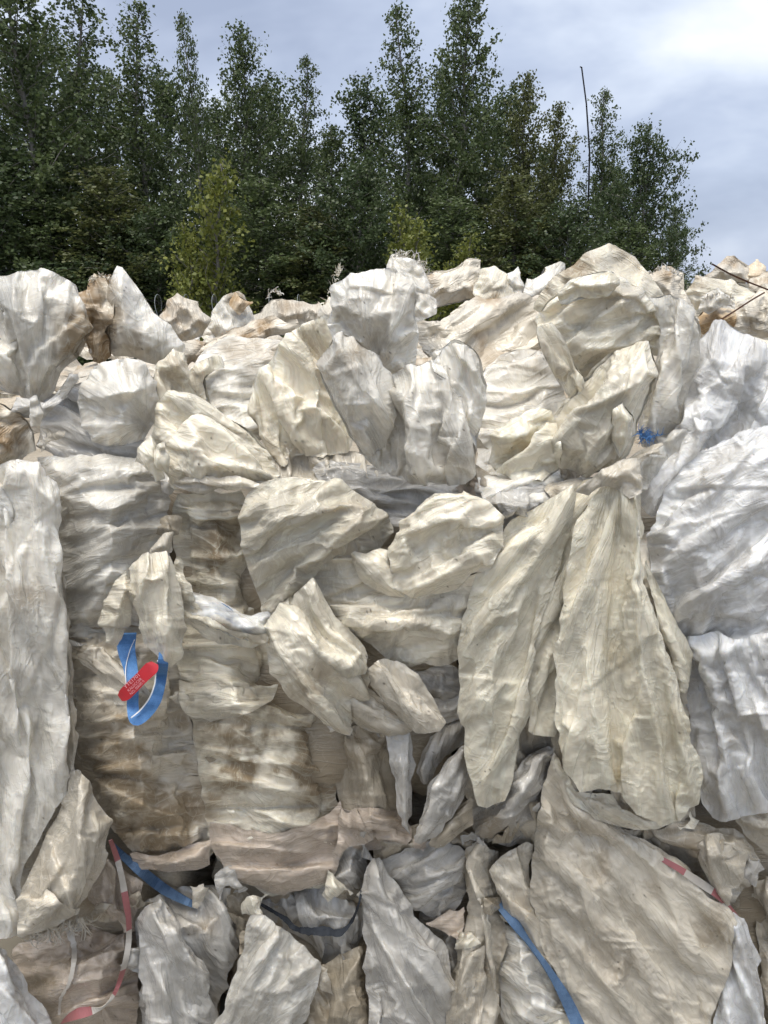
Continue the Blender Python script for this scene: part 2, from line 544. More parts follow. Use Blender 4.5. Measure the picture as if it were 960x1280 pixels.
    if bands:
        ang, nb, amp = bands
        ca, sa = math.cos(math.radians(ang)), math.sin(math.radians(ang))
        ext = 0.5 * (abs((x1 - x0) * sa) + abs((y1 - y0) * ca))
        ln = 0.5 * math.hypot(x1 - x0, y1 - y0)
        mx, my = (x0 + x1) / 2, (y0 + y1) / 2
        nb = int(nb * 1.5)
        for i in range(nb):
            o = ext * (2 * (i + rs.rand()) / nb - 1)
            a0 = math.radians(rs.uniform(-8, 8)); bend = rs.uniform(-0.12, 0.16) * ln
            u0 = rs.uniform(-1, 0.1) * ln; u1 = u0 + rs.uniform(0.6, 1.6) * ln
            pts = []
            for uu in np.linspace(u0, u1, 6):
                vv = o + uu * math.tan(a0) + bend * (1 - (uu / ln) ** 2) + rs.randn() * 2.0
                pts.append((mx + uu * ca - vv * sa, my + uu * sa + vv * ca))
            stp.append((np.array(pts), amp * rs.uniform(0.4, 1.3) * (1 if rs.rand() < 0.7 else -1), rs.uniform(5, 20)))
    # overlapping layers: long straight fold edges across the sheet
    nl = int(layers * (1.5 + sz / 45))
    for k in range(nl):
        jy, jx = ii[rs.randint(len(ii))]
        qx, qy = X[jy, jx], Y[jy, jx]
        if gathers and rs.rand() < 0.7:
            a = math.atan2(qy - gathers[0][1], qx - gathers[0][0]) + rs.randn() * 0.10
        elif folds:
            a = math.radians(folds[rs.randint(len(folds))][0] + rs.randn() * 16)
        else:
            a = rs.rand() * math.pi
        ln = sz * rs.uniform(0.35, 1.0); bd = rs.uniform(-0.12, 0.12) * ln
        pts = [(qx + t_ * ln * math.cos(a) - bd * (1 - t_ * t_) * math.sin(a), qy + t_ * ln * math.sin(a) + bd * (1 - t_ * t_) * math.cos(a)) for t_ in (-1, -0.4, 0.3, 1)]
        stp.append((np.array(pts), rs.uniform(4, 11) * rs.choice([-1, 1]) * size, rs.uniform(20, 70) * size))
    for pts, amp, wd in ridges:
        pp = chaikin(poly(pts) if isinstance(pts, str) else np.array(pts), 1, False)
        dd, _, _, _, t = seg_dist(X, Y, pp, False)
        tp = np.clip(np.minimum(t, 1 - t) * 6 + 0.25, 0, 1)
        w = w + damp * tp * amp * np.exp(-(np.sqrt(dd ** 2 + (0.12 * wd) ** 2) - 0.12 * wd) / wd)
    for pts, amp, wd in stp:
        pp = chaikin(poly(pts) if isinstance(pts, str) else np.array(pts), 1, False)
        dd, sg, _, _, t = seg_dist(X, Y, pp, False)
        tp = np.clip(np.minimum(t, 1 - t) * 5, 0, 1)
        side = 1 / (1 + np.exp(np.clip(sg * dd / (0.55 * h), -30, 30)))
        w = w + damp * tp * amp * (side - 0.35) * np.exp(-dd / wd)
    nc = int(cre * (8 + area / 900.0))
    for k in range(nc):
        jy, jx = ii[rs.randint(len(ii))]
        qx, qy = X[jy, jx], Y[jy, jx]
        if gathers and rs.rand() < 0.7:
            gx, gy = gathers[rs.randint(len(gathers))][:2]
            a = math.atan2(qy - gy, qx - gx) + math.radians(rs.randn() * 10)
        elif folds and rs.rand() < 0.7:
            a = math.radians(folds[rs.randint(len(folds))][0] + rs.randn() * 14)
        else:
            a = rs.rand() * math.pi
        ln = sz * rs.uniform(0.12, 0.75)
        wd = (rs.uniform(2.5, 6) if rs.rand() < 0.65 else rs.uniform(6, 15)) * size
        am = crea * wd * rs.uniform(0.25, 0.7) * (1 if rs.rand() < 0.6 else -1)
        kink = rs.uniform(-0.2, 0.2)
        p0 = (qx - ln * math.cos(a - kink), qy - ln * math.sin(a - kink))
        p2 = (qx + ln * math.cos(a + kink), qy + ln * math.sin(a + kink))
        r_ = 3.2 * wd
        bx0 = max(0, int((min(p0[0], qx, p2[0]) - r_ - x0) / h)); bx1 = min(W, int((max(p0[0], qx, p2[0]) + r_ - x0) / h) + 2)
        by0 = max(0, int((min(p0[1], qy, p2[1]) - r_ - y0) / h)); by1 = min(H, int((max(p0[1], qy, p2[1]) + r_ - y0) / h) + 2)
        if bx1 <= bx0 or by1 <= by0: continue
        b = (slice(by0, by1), slice(bx0, bx1))
        dd, sg, _, _, t = seg_dist(X[b], Y[b], np.array([p0, (qx, qy), p2]), False)
        tp = np.clip(np.minimum(t, 1 - t) * 3.0, 0, 1)
        wl_ = np.where(sg > 0, wd, wd * rs.uniform(0.35, 2.5))
        w[b] = w[b] + damp[b] * tp * am * np.clip(1 - dd / (1.5 * wl_), 0, 1) ** 1.2
    w = w + base
    # let the film buckle: one fixed length of film, solved coarse to fine
    Tg = np.stack([X, Y, w], -1)
    D = np.zeros_like(Tg); D[..., 2] = seed_w
    if conform and cy < 560: Ad = Ad * 1.5
    exd = np.clip(0.8 + 0.6 * vnoise(rs, H, W, 60 / h), 0.2, 1.8)[..., None]
    exf = np.clip(0.7 + 0.9 * vnoise(rs, H, W, 45 / h), 0.0, 2.6)[..., None]
    flo = wR + 1.2
    for lv, (st_, it_, kb, kf) in enumerate(((4, 160, 0.0006, 0.0005), (2, 90, 0.0004, 0.0006), (1, 60, 0.0003, 0.0008))):
        c = (slice(None, None, st_), slice(None, None, st_))
        Tc = Tg[c]
        Hc, Wc = Tc.shape[:2]
        if Hc < 6 or Wc < 6: continue
        e_ = crea * sum(ex[:lv + 1])
        Ac = (A + exd * Ad + exf * np.array([e_, 0, e_]))[c]
        sn = D[c].copy()
        sn[..., 2] += (0.30 * st_ * h) * (0.4, 0.3, 0.25)[lv] * exf[c][..., 0] * (wnoise2(rs, Hc, Wc, 5) + 0.6 * wnoise2(rs, Hc, Wc, 2))
        dc = buckle(Tc, Ac, sn, it_, kb, kf, flo[c]) - Tc
        if st_ > 1:
            yy, xx = np.meshgrid(np.arange(H) / st_, np.arange(W) / st_, indexing='ij')
            dc = bilin(dc, yy, xx)
            dc = np.stack([blur(dc[..., k_], 2 * st_) for k_ in range(3)], -1)
        D = dc
    D = D * (0.6 + 0.4 * np.clip(sd / 12.0, 0, 1))[..., None]
    D[..., :2] = np.clip(D[..., :2], -16, 16)
    wf = w + D[..., 2]
    wf = crisp(wf, 14, CR)
    wf = crisp(wf, 4, CR * 0.6)
    wf = np.maximum(wf, wR + 1.2)
    # mesh
    ring = np.zeros_like(ins)
    I = np.pad(ins, 1)
    for dy in (0, 1, 2):
        for dx in (0, 1, 2):
            ring |= I[dy:dy + H, dx:dx + W]
    ring &= ~ins
    keep = ins | ring
    px = np.where(ring, nx, X); py = np.where(ring, ny, Y)
    w_ = np.where(ring, bilin(wf, (ny - y0) / h, (nx - x0) / h), wf)
    Dm = np.where(ring[..., None], bilin(D, (ny - y0) / h, (nx - x0) / h), D)
    fx, fy, fw = px + Dm[..., 0], py + Dm[..., 1], w_
    wp = P(fx, fy, d * 0 - fw * m)
    if conform:
        # remember the new surface
        j0 = int(max(0, (y0 - RY0) / RH)); j1 = int(min(RELIEF.shape[0] - 1, (y1 - RY0) / RH)); i0 = int(max(0, (x0 - RX0) / RH)); i1 = int(min(RELIEF.shape[1] - 1, (x1 - RX0) / RH))
        sub = (slice(j0, j1), slice(i0, i1))
        gy2 = (RGY[sub] - y0) / h; gx2 = (RGX[sub] - x0) / h
        din = bilin(ins.astype(float), gy2, gx2) > 0.5
        RELIEF[sub] = np.where(din, np.minimum(RELIEF[sub], -bilin(wf, gy2, gx2) * m), RELIEF[sub])
    idx = -np.ones((H, W), int); idx[keep] = np.arange(keep.sum())
    q = np.stack([idx[:-1, :-1], idx[1:, :-1], idx[1:, 1:], idx[:-1, 1:]], -1).reshape(-1, 4)
    anyin = (ins[:-1, :-1] | ins[1:, :-1] | ins[1:, 1:] | ins[:-1, 1:]).ravel()
    q = q[(q >= 0).all(1) & anyin]
    verts = wp[keep]
    stn = np.full((H, W), float(st0))
    for sx, sy, r, a in stains:
        stn = np.maximum(stn, a * np.exp(-((X - sx) ** 2 + (Y - sy) ** 2) / (r * r)))
    uvs = np.stack([main[0][keep], main[1][keep]], -1) * m + rs.rand(2) * 5
    mn = mat if isinstance(mat, str) else 'white'
    dk = DIRT.get(mn, 0.2)
    n1 = 0.62 * vnoise(rs, H, W, 46 / h) + 0.40 * vnoise(rs, H, W, 20 / h) + 0.26 * vnoise(rs, H, W, 9 / h) + 0.16 * vnoise(rs, H, W, 4 / h)
    n2 = 0.6 * vnoise(rs, H, W, 30 / h) + 0.4 * vnoise(rs, H, W, 12 / h) + 0.3 * vnoise(rs, H, W, 5 / h)
    sm = lambda v, lo, hi: (lambda q_: q_ * q_ * (3 - 2 * q_))(np.clip((v - lo) / (hi - lo), 0, 1))
    stn = np.clip(stn * sm(n1 + 1.6 * stn, -0.2, 1.5) * 1.45 + dk * sm(n1, 0.0, 1.5), 0, 1)
    # folded layers: patches with straight edges where more film lies on top of film
    lay2 = np.zeros((H, W))
    for k in range(int(5 + sz / 16)):
        jy, jx = ii[rs.randint(len(ii))]
        a_ = rs.rand() * 6.283
        if rs.rand() < 0.6:
            du = np.gradient(main[0], h); a_ = math.atan2(du[1][jy, jx], -du[0][jy, jx]) + rs.randn() * 0.25
        g_ = (X - X[jy, jx]) * math.cos(a_) + (Y - Y[jy, jx]) * math.sin(a_) + 2.5 * vnoise(rs, H, W, 18 / h)
        lay2 += rs.uniform(0.12, 0.42) * rs.choice([-1, 1]) * np.clip(g_ / (1.2 * h) + 0.5, 0, 1) * np.exp(-np.abs(g_) / (0.25 * sz + 12))
    tone = np.clip(0.5 + 0.30 * n2 + lay2, 0, 1)
    spk = np.clip(1.0 * (rs.rand(H, W) < 0.012 * dk * sm(n1, -0.3, 1.2) * 2), 0, 1) * rs.rand(H, W)
    sv = np.stack([stn[keep], tone[keep], spk[keep]], -1)
    if back is None: back = 0.5 if (cy < 560 or not conform) else 0.0
    if back:
        # the far side of the lump: a coarse shell closing it
        k = 5
        hb = h * k
        cc = (slice(None, None, k), slice(None, None, k))
        insb = ins[cc]; Hb, Wb = insb.shape
        Ib = np.pad(insb, 1); rb = np.zeros_like(insb)
        for dy in (0, 1, 2):
            for dx in (0, 1, 2):
                rb |= Ib[dy:dy + Hb, dx:dx + Wb]
        rb &= ~insb
        kb_ = insb | rb
        bx = np.where(rb, nx[cc], X[cc]); by = np.where(rb, ny[cc], Y[cc])
        bw = np.where(rb, bilin(wf, (ny[cc] - y0) / h, (nx[cc] - x0) / h), base[cc] - back * T * (1 - (1 - s[cc]) ** 2) - 2)
        bp = P(bx, by, -bw * m)
        ib = -np.ones((Hb, Wb), int); ib[kb_] = np.arange(kb_.sum()) + len(verts)
        qb = np.stack([ib[:-1, :-1], ib[:-1, 1:], ib[1:, 1:], ib[1:, :-1]], -1).reshape(-1, 4)
        qb = qb[(qb >= 0).all(1)]
        verts = np.vstack([verts, bp[kb_]]); uvs = np.vstack([uvs, np.stack([main[0][cc][kb_], main[1][cc][kb_]], -1) * m]); sv = np.vstack([sv, np.stack([stn[cc][kb_], tone[cc][kb_], 0 * tone[cc][kb_]], -1)])
        if len(qb): q = np.vstack([q, qb])
    o = mesh_from(name, verts, q, M[mat] if isinstance(mat, str) else mat, parent, True, {'stain': sv[:, 0], 'tone': sv[:, 1], 'speck': sv[:, 2]}, uvs)
    return tag(o, label, cat, group)

# ================================================================ SETTING
def simple_mat(name, colr, rough=0.8, var=0.25, scale=8.0, bump=0.0, spec=0.3):
    m, n, l = new_mat(name)
    geo = n.new('ShaderNodeNewGeometry')
    nz = n.new('ShaderNodeTexNoise'); nz.inputs['Scale'].default_value = scale; nz.inputs['Detail'].default_value = 5
    l.new(geo.outputs['Position'], nz.inputs['Vector'])
    mx = n.new('ShaderNodeMixRGB')
    mx.inputs['Color1'].default_value = (*[c * (1 - var) for c in colr], 1)
    mx.inputs['Color2'].default_value = (*[min(1, c * (1 + var)) for c in colr], 1)
    l.new(nz.outputs['Fac'], mx.inputs['Fac'])
    pr = n.new('ShaderNodeBsdfPrincipled')
    pr.inputs['Roughness'].default_value = rough
    pr.inputs['Specular IOR Level'].default_value = spec
    l.new(mx.outputs['Color'], pr.inputs['Base Color'])
    if bump:
        b = n.new('ShaderNodeBump'); b.inputs['Strength'].default_value = bump; b.inputs['Distance'].default_value = 0.01
        l.new(nz.outputs['Fac'], b.inputs['Height']); l.new(b.outputs['Normal'], pr.inputs['Normal'])
    o = n.new('ShaderNodeOutputMaterial'); l.new(pr.outputs[0], o.inputs['Surface'])
    return m
M['soil'] = simple_mat('gravelly_soil', (0.165, 0.148, 0.115), 0.95, 0.4, 6.0, 0.6)
M['bark'] = simple_mat('birch_bark', (0.20, 0.19, 0.17), 0.85, 0.5, 30.0)

# ground: one uneven sheet out to the horizon
g = np.concatenate([-np.geomspace(600, 8, 16), np.linspace(-7, 7, 15), np.geomspace(8, 600, 16)])
GX, GY = np.meshgrid(g, g + 6)
rs = np.random.RandomState(5)
GZ = 0.05 * rs.randn(*GX.shape) * (np.hypot(GX, GY) > 6) - 0.01
n_ = len(g)
gi = np.arange(n_ * n_).reshape(n_, n_)
gq = np.stack([gi[:-1, :-1], gi[:-1, 1:], gi[1:, 1:], gi[1:, :-1]], -1).reshape(-1, 4)
tag(mesh_from('ground', np.stack([GX, GY, GZ], -1).reshape(-1, 3), gq, M['soil']), kind='structure')

# ---------------------------------------------------------------- trees
def leaf_mat(name, c1, c2, transl=0.35):
    m, n, l = new_mat(name)
    a = n.new('ShaderNodeAttribute'); a.attribute_name = 'tone'
    mx = n.new('ShaderNodeMixRGB')
    mx.inputs['Color1'].default_value = (*c1, 1); mx.inputs['Color2'].default_value = (*c2, 1)
    l.new(a.outputs['Fac'], mx.inputs['Fac'])
    pr = n.new('ShaderNodeBsdfPrincipled')
    pr.inputs['Roughness'].default_value = 0.45; pr.inputs['Specular IOR Level'].default_value = 0.35
    l.new(mx.outputs['Color'], pr.inputs['Base Color'])
    t = n.new('ShaderNodeBsdfTranslucent'); l.new(mx.outputs['Color'], t.inputs['Color'])
    s_ = n.new('ShaderNodeMixShader'); s_.inputs['Fac'].default_value = transl
    l.new(pr.outputs[0], s_.inputs[1]); l.new(t.outputs[0], s_.inputs[2])
    o = n.new('ShaderNodeOutputMaterial'); l.new(s_.outputs[0], o.inputs['Surface'])
    return m
M['leaf'] = leaf_mat('birch_leaf', (0.050, 0.078, 0.030), (0.135, 0.17, 0.065))
M['leaf_olive'] = leaf_mat('birch_leaf_olive', (0.064, 0.084, 0.028), (0.155, 0.165, 0.06))
M['leaf_dark'] = leaf_mat('alder_leaf', (0.038, 0.062, 0.026), (0.105, 0.14, 0.056))
M['leaf_young'] = leaf_mat('sapling_leaf', (0.11, 0.14, 0.028), (0.26, 0.27, 0.065))

def tube(pts, rad, sides=6):
    pts = np.asarray(pts, float); rad = np.broadcast_to(np.asarray(rad, float), (len(pts),))
    V, Q = [], []
    for i in range(len(pts)):
        t = pts[min(i + 1, len(pts) - 1)] - pts[max(i - 1, 0)]
        t = t / (np.linalg.norm(t) + 1e-9)
        r = np.cross(t, (0.3, 0.2, 0.93)) if abs(t[2]) < 0.9 else np.cross(t, (1, 0.1, 0))
        r /= np.linalg.norm(r) + 1e-9
        u = np.cross(r, t)
        a = np.arange(sides) * 2 * math.pi / sides
        V.append(pts[i] + rad[i] * (np.cos(a)[:, None] * r + np.sin(a)[:, None] * u))
        if i:
            b = (i - 1) * sides
            for k in range(sides):
                Q.append((b + k, b + (k + 1) % sides, b + sides + (k + 1) % sides, b + sides + k))
    return np.vstack(V), np.array(Q)
def merge(parts):
    V, Q, o = [], [], 0
    for v, q in parts:
        V.append(v); Q.append(q + o); o += len(v)
    return np.vstack(V), np.vstack(Q)

def tree_meshes(seed, Ht, spread, leaf=0.055, density=1.0, lean=0.0, bare=0.05, upright=0.9, taper=1.0, top_thin=1.0):
    """a tapered stem with rising limbs and leaves along the twigs; returns trunk and crown geometry about the stem's foot"""
    rs = np.random.RandomState(seed)
    n = 14
    z = np.linspace(0, Ht, n)
    stem = np.stack([lean * (z / Ht) ** 1.5 * Ht + 0.10 * np.cumsum(rs.randn(n)) * 0.5, 0.10 * np.cumsum(rs.randn(n)) * 0.5, z], -1)
    stem[0, :2] = 0
    wood = [tube(stem, np.linspace(0.011 * Ht + 0.01, 0.008, n), 7)]
    C, S_ = [], []
    nb = int(11 * Ht * density ** 0.5)
    for i in range(nb):
        f = bare + (1 - bare) * ((i + rs.rand()) / nb) ** 0.9
        f = min(f, 0.992)
        p = np.array([np.interp(f * Ht, z, stem[:, k]) for k in range(3)])
        L = spread * ((1 - f) ** (0.62 * taper) + 0.07) * rs.uniform(0.5, 1.2)
        a = i * 2.4 + rs.uniform(-0.6, 0.6)
        up = upright * rs.uniform(0.7, 1.35)
        m = 6
        d = np.array([math.cos(a), math.sin(a), up])
        d /= np.linalg.norm(d)
        br = [p]
        for k in range(m):
            d = d + rs.randn(3) * 0.13 + np.array([0, 0, -0.02 if f < 0.7 else 0.06])
            d /= np.linalg.norm(d)
            br.append(br[-1] + d * L / m)
        br = np.array(br)
        wood.append(tube(br, np.linspace(0.006 + 0.007 * L, 0.0025, len(br)), 4))
        nt = max(3, int(L * 7 * density))
        for k in range(nt):
            t = rs.uniform(0.12, 1.0) * m
            q = np.array([np.interp(t, np.arange(m + 1), br[:, c]) for c in range(3)])
            td = d * 0.5 + rs.randn(3) * 0.75
            td[2] += 0.15
            td /= np.linalg.norm(td)
            tl = rs.uniform(0.16, 0.48) * min(1.0, 0.4 + L * 0.6)
            nl = int(rs.uniform(6, 13) * (1.0 if f < 0.75 else top_thin))
            s = np.sort(rs.rand(nl))[:, None]
            pts = q + td * tl * s + rs.randn(nl, 3) * 0.045 - np.array([0, 0, 0.10]) * s ** 2
            C.append(pts)
            S_.append(np.full(nl, rs.uniform(0, 1)))
    C = np.vstack(C); tone = np.concatenate(S_)
    N = len(C)
    a = rs.randn(N, 3); a[:, 2] -= 0.5; a /= np.linalg.norm(a, axis=1)[:, None]
    b = np.cross(a, rs.randn(N, 3)); b /= np.linalg.norm(b, axis=1)[:, None] + 1e-9
    sz = leaf * rs.uniform(0.65, 1.25, N)[:, None]
    nrm = np.cross(a, b)
    v0 = C; v1 = C + a * sz * 0.42 + b * sz * 0.40 + nrm * sz * 0.08; v2 = C + a * sz * 1.05; v3 = C + a * sz * 0.42 - b * sz * 0.40 + nrm * sz * 0.08
    V = np.stack([v0, v1, v2, v3], 1).reshape(-1, 3)
    Q = np.arange(4 * N).reshape(N, 4)
    tn = np.clip(np.repeat(0.65 * tone + 0.35 * rs.rand(N), 4), 0, 1)
    wv, wq = merge(wood)
    return wv, wq, V, Q, tn
def mesh_raw(name, v, q, mat, attrs=None, smooth=True):
    o = mesh_from(name, v, q, mat, None, smooth, attrs)
    return o.data, o
class Species:
    def __init__(s, mat, *a, **k):
        wv, wq, V, Q, tn = tree_meshes(*a, **k)
        s.Ht = a[1]
        def data(nm, v, q, m, at=None):
            e = bpy.data.objects.new('tmp', None)
            o = mesh_from(nm, v, q, m, e, True, at)
            me = o.data
            bpy.data.objects.remove(o); bpy.data.objects.remove(e)
            return me
        s.wood = data('trunk', wv, wq, M['bark'])
        s.crown = data('crown', V, Q, M[mat], {'tone': tn})
def plant(sp, name, px, top, y, label, cat='tree', group=None, rz=0.0, sx=1.0, base=0.0):
    """stand a tree so that its foot is on the ground at distance y under pixel column px, its tip at pixel row top"""
    tip = P(px, top, y)
    e = empty(name, (tip[0], y, base), label, cat, group)
    k = (tip[2] - base) / sp.Ht
    e.scale = (k * sx, k * sx, k)
    e.rotation_euler = (0, 0, rz)
    for nm, me in (('trunk', sp.wood), ('crown', sp.crown)):
        o = bpy.data.objects.new(nm, me); col.objects.link(o); o.parent = e
    return e
KIND = [Species('leaf', 11, 9.0, 2.5, 0.076, 2.0, top_thin=0.9),
        Species('leaf', 12, 9.0, 2.0, 0.072, 1.9, top_thin=0.8, taper=1.15),
        Species('leaf_olive', 13, 9.0, 2.4, 0.080, 1.9, lean=0.02, top_thin=0.8),
        Species('leaf_dark', 14, 7.0, 2.7, 0.080, 2.0, upright=0.75, taper=0.8)]
SAP = Species('leaf_young', 21, 3.0, 0.75, 0.050, 3.2, upright=1.5, taper=1.1, bare=0.02)
front = [  # species, column, tip row, distance, turn, width, label
    (0, 18, -70, 13.0, 0.3, 1.25, 'tall dark birch, tallest and leafiest of the belt, above the tied white bag'),
    (1, 92, -40, 14.5, 1.4, 1.2, 'tall birch with thin feathery tip beside the leafiest birch of the belt'),
    (1, 163, 2, 14.0, 2.5, 1.15, 'slender birch with sparse pointed top behind the cone of peaked white film'),
    (1, 232, 18, 12.2, 5.1, 0.62, 'thin birch with loose spray of large leaves against the sky'),
    (0, 290, 38, 14.0, 3.9, 0.95, 'bushy birch with single pointed tip standing behind the tall yellow-green sapling'),
    (1, 380, 74, 14.6, 0.9, 0.95, 'shorter narrow birch left of the sky gap beside the twin tall birches'),
    (1, 503, 6, 14.0, 4.4, 1.0, 'tall birch with open twiggy top, one of the twin spires'),
    (0, 588, -12, 14.2, 5.6, 0.98, 'tall dense birch with arching side branch, fuller of the twin spires'),
    (2, 662, 92, 13.6, 1.1, 0.95, 'rounded olive-green birch between the twin spires and the black pole'),
    (2, 712, 132, 13.2, 2.2, 0.85, 'olive-green birch directly behind the leaning black pole'),
    (1, 757, 112, 14.2, 3.3, 0.9, 'narrow pointed birch just beyond the leaning black pole'),
    (3, 812, 176, 13.0, 2.4, 0.82, 'low dark spreading tree ending the belt beside open sky'),
]
for k, px, top, y, rz, sx, lab in front:
    plant(KIND[k], 'birch_tree' if k != 3 else 'alder_tree', px, top, y, lab, 'tree', 'trees in the belt behind the pile', rz, sx)
for i, (px, top) in enumerate(((-40, 10), (50, 60), (130, 90), (205, 110), (265, 130), (335, 120), (420, 160), (460, 120), (545, 90), (625, 130), (690, 190), (775, 215), (840, 262))):
    plant(KIND[3] if i % 2 else KIND[0], 'birch_tree', px, top, 16.5 + (i % 3) * 0.8, 'dark leafy tree in the second row, half hidden by the birches',
          'tree', 'second row of trees behind the birches', i * 1.3, 1.05)
for i, (px, top, sx) in enumerate(((-20, 190, 1.9), (66, 250, 1.5), (140, 215, 1.4), (196, 270, 1.6), (330, 225, 1.3), (398, 262, 1.6), (452, 215, 1.3), (566, 250, 1.5), (640, 225, 1.3), (716, 262, 1.5), (786, 280, 1.3))):
    plant(KIND[(3, 0, 2)[i % 3]], 'alder_shrub', px, top, 12.2 + 0.3 * (i % 3), 'leafy green shrub in the undergrowth at the feet of the birches', 'shrub', 'undergrowth shrubs', i * 2.1, sx * (1.0, 1.6, 1.6)[i % 3])
plant(SAP, 'birch_sapling', 264, 208, 10.2, 'tall yellow-green sapling in front of the dark birches', 'sapling', 'yellow-green saplings', 0.4, 1.0)
plant(SAP, 'birch_sapling', 213, 282, 9.8, 'short yellow-green sapling beside the taller one', 'sapling', 'yellow-green saplings', 2.0, 0.75)
plant(SAP, 'birch_sapling', 505, 258, 10.4, 'yellow-green sapling behind the tall knotted bundle', 'sapling', 'yellow-green saplings', 3.1, 0.95)
plant(SAP, 'birch_sapling', 553, 280, 10.0, 'low bushy yellow-green sapling behind the tan scraps', 'sapling', 'yellow-green saplings', 4.6, 1.2)
plant(SAP, 'birch_sapling', 598, 296, 10.3, 'smallest yellow-green sapling of the row behind the scraps', 'sapling', 'yellow-green saplings', 5.4, 0.9)

# leaning black pole
M['black'] = simple_mat('black_steel', (0.012, 0.012, 0.014), 0.5, 0.2, 40)
a = P(727, 84, 13.4); b = P(733, 130, 13.4); c = P(737, 190, 13.4); foot = P(742, 330, 13.4); foot = foot.copy(); foot[2] = 0.0
pv, pq = tube([foot, (foot + c) / 2, c, b, a, a + (-0.03, 0, 0.005)], [0.022, 0.02, 0.016, 0.014, 0.013, 0.012], 8)
tag(mesh_from('pole', pv, pq, M['black']), 'thin black leaning pole with hooked tip rising out of the birches', 'pole')

# coil of pale wire standing behind the pile
M['wire'] = simple_mat('pale_wire', (0.26, 0.28, 0.28), 0.5, 0.2, 30)
t = np.linspace(0, 2 * math.pi * 6.0, 190)
c0 = P(190, 392, 6.6); c1 = P(400, 392, 6.6)
f = t / t.max()
hel = np.stack([c0[0] + (c1[0] - c0[0]) * f + 0.05 * np.cos(t), 6.6 + 0.16 * np.cos(t), c0[2] + 0.02 + 0.17 * np.sin(t)], -1)
hv, hq = tube(hel, 0.0028, 5)
e = empty('wire_coil', (float((c0[0] + c1[0]) / 2), 6.6, 0.0), 'coil of thin pale wire strung behind the pile below the saplings', 'wire')
mesh_from('coil', hv, hq, M['wire'], e)
for xx in (c0[0], c1[0]):
    sv, sq = tube([(xx, 6.6, 0.0), (xx, 6.6, 1.0), (xx + 0.01, 6.6, c0[2] - 0.2)], [0.02, 0.018, 0.016], 6)
    mesh_from('post', sv, sq, M['wire'], e)

# ================================================================ BALES (the pressed bodies)
def bale_core(x0, x1, y0, y1, z0, z1, mat, parent, seed, n=18, rough=0.02, name='bale_body'):
    """a pressed bundle: box with rounded edges, strap grooves and crumpled faces"""
    rs = np.random.RandomState(seed)
    V, Q, o = [], [], 0
    c = np.array([(x0 + x1) / 2, (y0 + y1) / 2, (z0 + z1) / 2]); hs = np.array([(x1 - x0) / 2, (y1 - y0) / 2, (z1 - z0) / 2])
    t = np.linspace(-1, 1, n)
    A, B = np.meshgrid(t, t)
    for ax in range(3):
        for sg in (-1, 1):
            p = np.zeros((n, n, 3))
            p[..., ax] = sg; p[..., (ax + 1) % 3] = A * sg; p[..., (ax + 2) % 3] = B
            V.append(p.reshape(-1, 3))
            i = np.arange(n * n).reshape(n, n) + o
            Q.append(np.stack([i[:-1, :-1], i[:-1, 1:], i[1:, 1:], i[1:, :-1]], -1).reshape(-1, 4)); o += n * n
    V = np.vstack(V); Q = np.vstack(Q)
    L = (np.abs(V) ** 7).sum(1) ** (1 / 7.0)
    V = V / L[:, None]
    gro = 0.93 + 0.07 * np.abs(np.cos(V[:, 0] * math.pi * 1.5)) ** 0.5       # straps pull the bale in
    W_ = V.copy(); W_[:, 1] *= gro; W_[:, 2] *= gro
    ph = rs.rand(12) * 6.3
    nz = sum(np.sin(V[:, k % 3] * (5 + 3 * k) + 2 * np.sin(V[:, (k + 1) % 3] * (4 + 2 * k) + ph[k]) + ph[-k - 1]) for k in range(6)) / 3
    W_ = c + W_ * hs + V * (rough * nz)[:, None]
    tone = np.clip(0.5 + 0.4 * nz, 0, 1)
    return mesh_from(name, W_, Q, M[mat], parent, True, {'stain': np.clip(0.25 + 0.35 * nz, 0, 0.8), 'tone': tone, 'speck': 0 * tone}, W_[:, [0, 2]] + W_[:, [1, 1]])
ZT, ZM = 1.87, 0.94
def bale(label, x0, x1, y0, y1, z0, z1, mat, seed, group='stacked bales of waste film'):
    e = empty('film_bale', ((x0 + x1) / 2, (y0 + y1) / 2, z0), label, 'bale', group)
    bale_core(x0 + 0.01, x1 - 0.01, y0, y1, z0, z1, mat, e, seed)
    return e
bale_a = bale('upper bale under the tied white bag, white folds above and grimy wrapped layers below', -1.32, -0.53, 0.13, 1.05, ZM, ZT - 0.06, 'brown', 1)
bale_b = bale('upper bale with yellow-stained bulge, tight grimy wraps and pinkish bottom sheet', -0.53, 0.22, 0.13, 1.05, ZM, ZT - 0.06, 'brown', 2)
bale_c = bale('upper bale behind the yellowed hanging sheets, ribbed white film on its shoulder', 0.22, 1.15, 0.13, 1.05, ZM, ZT - 0.06, 'brown', 3)
bale_d = bale('lower tan bale with torn fringe and barrier tape across it', -1.10, -0.50, 0.20, 1.05, 0.0, ZM - 0.02, 'brown', 4)
bale_e = bale('lower bale of ribbed grey film with dark cord sagging across it', -0.50, -0.02, 0.20, 1.05, 0.0, ZM - 0.02, 'brown', 5)
bale_f = bale('lower bale behind the twisted grey strip and the glossy crumple', -0.02, 0.42, 0.20, 1.05, 0.0, ZM - 0.02, 'brown', 6)
bale_g = bale('lower bale behind the big smooth triangular sheet', 0.42, 1.25, 0.20, 1.05, 0.0, ZM - 0.02, 'brown', 7)
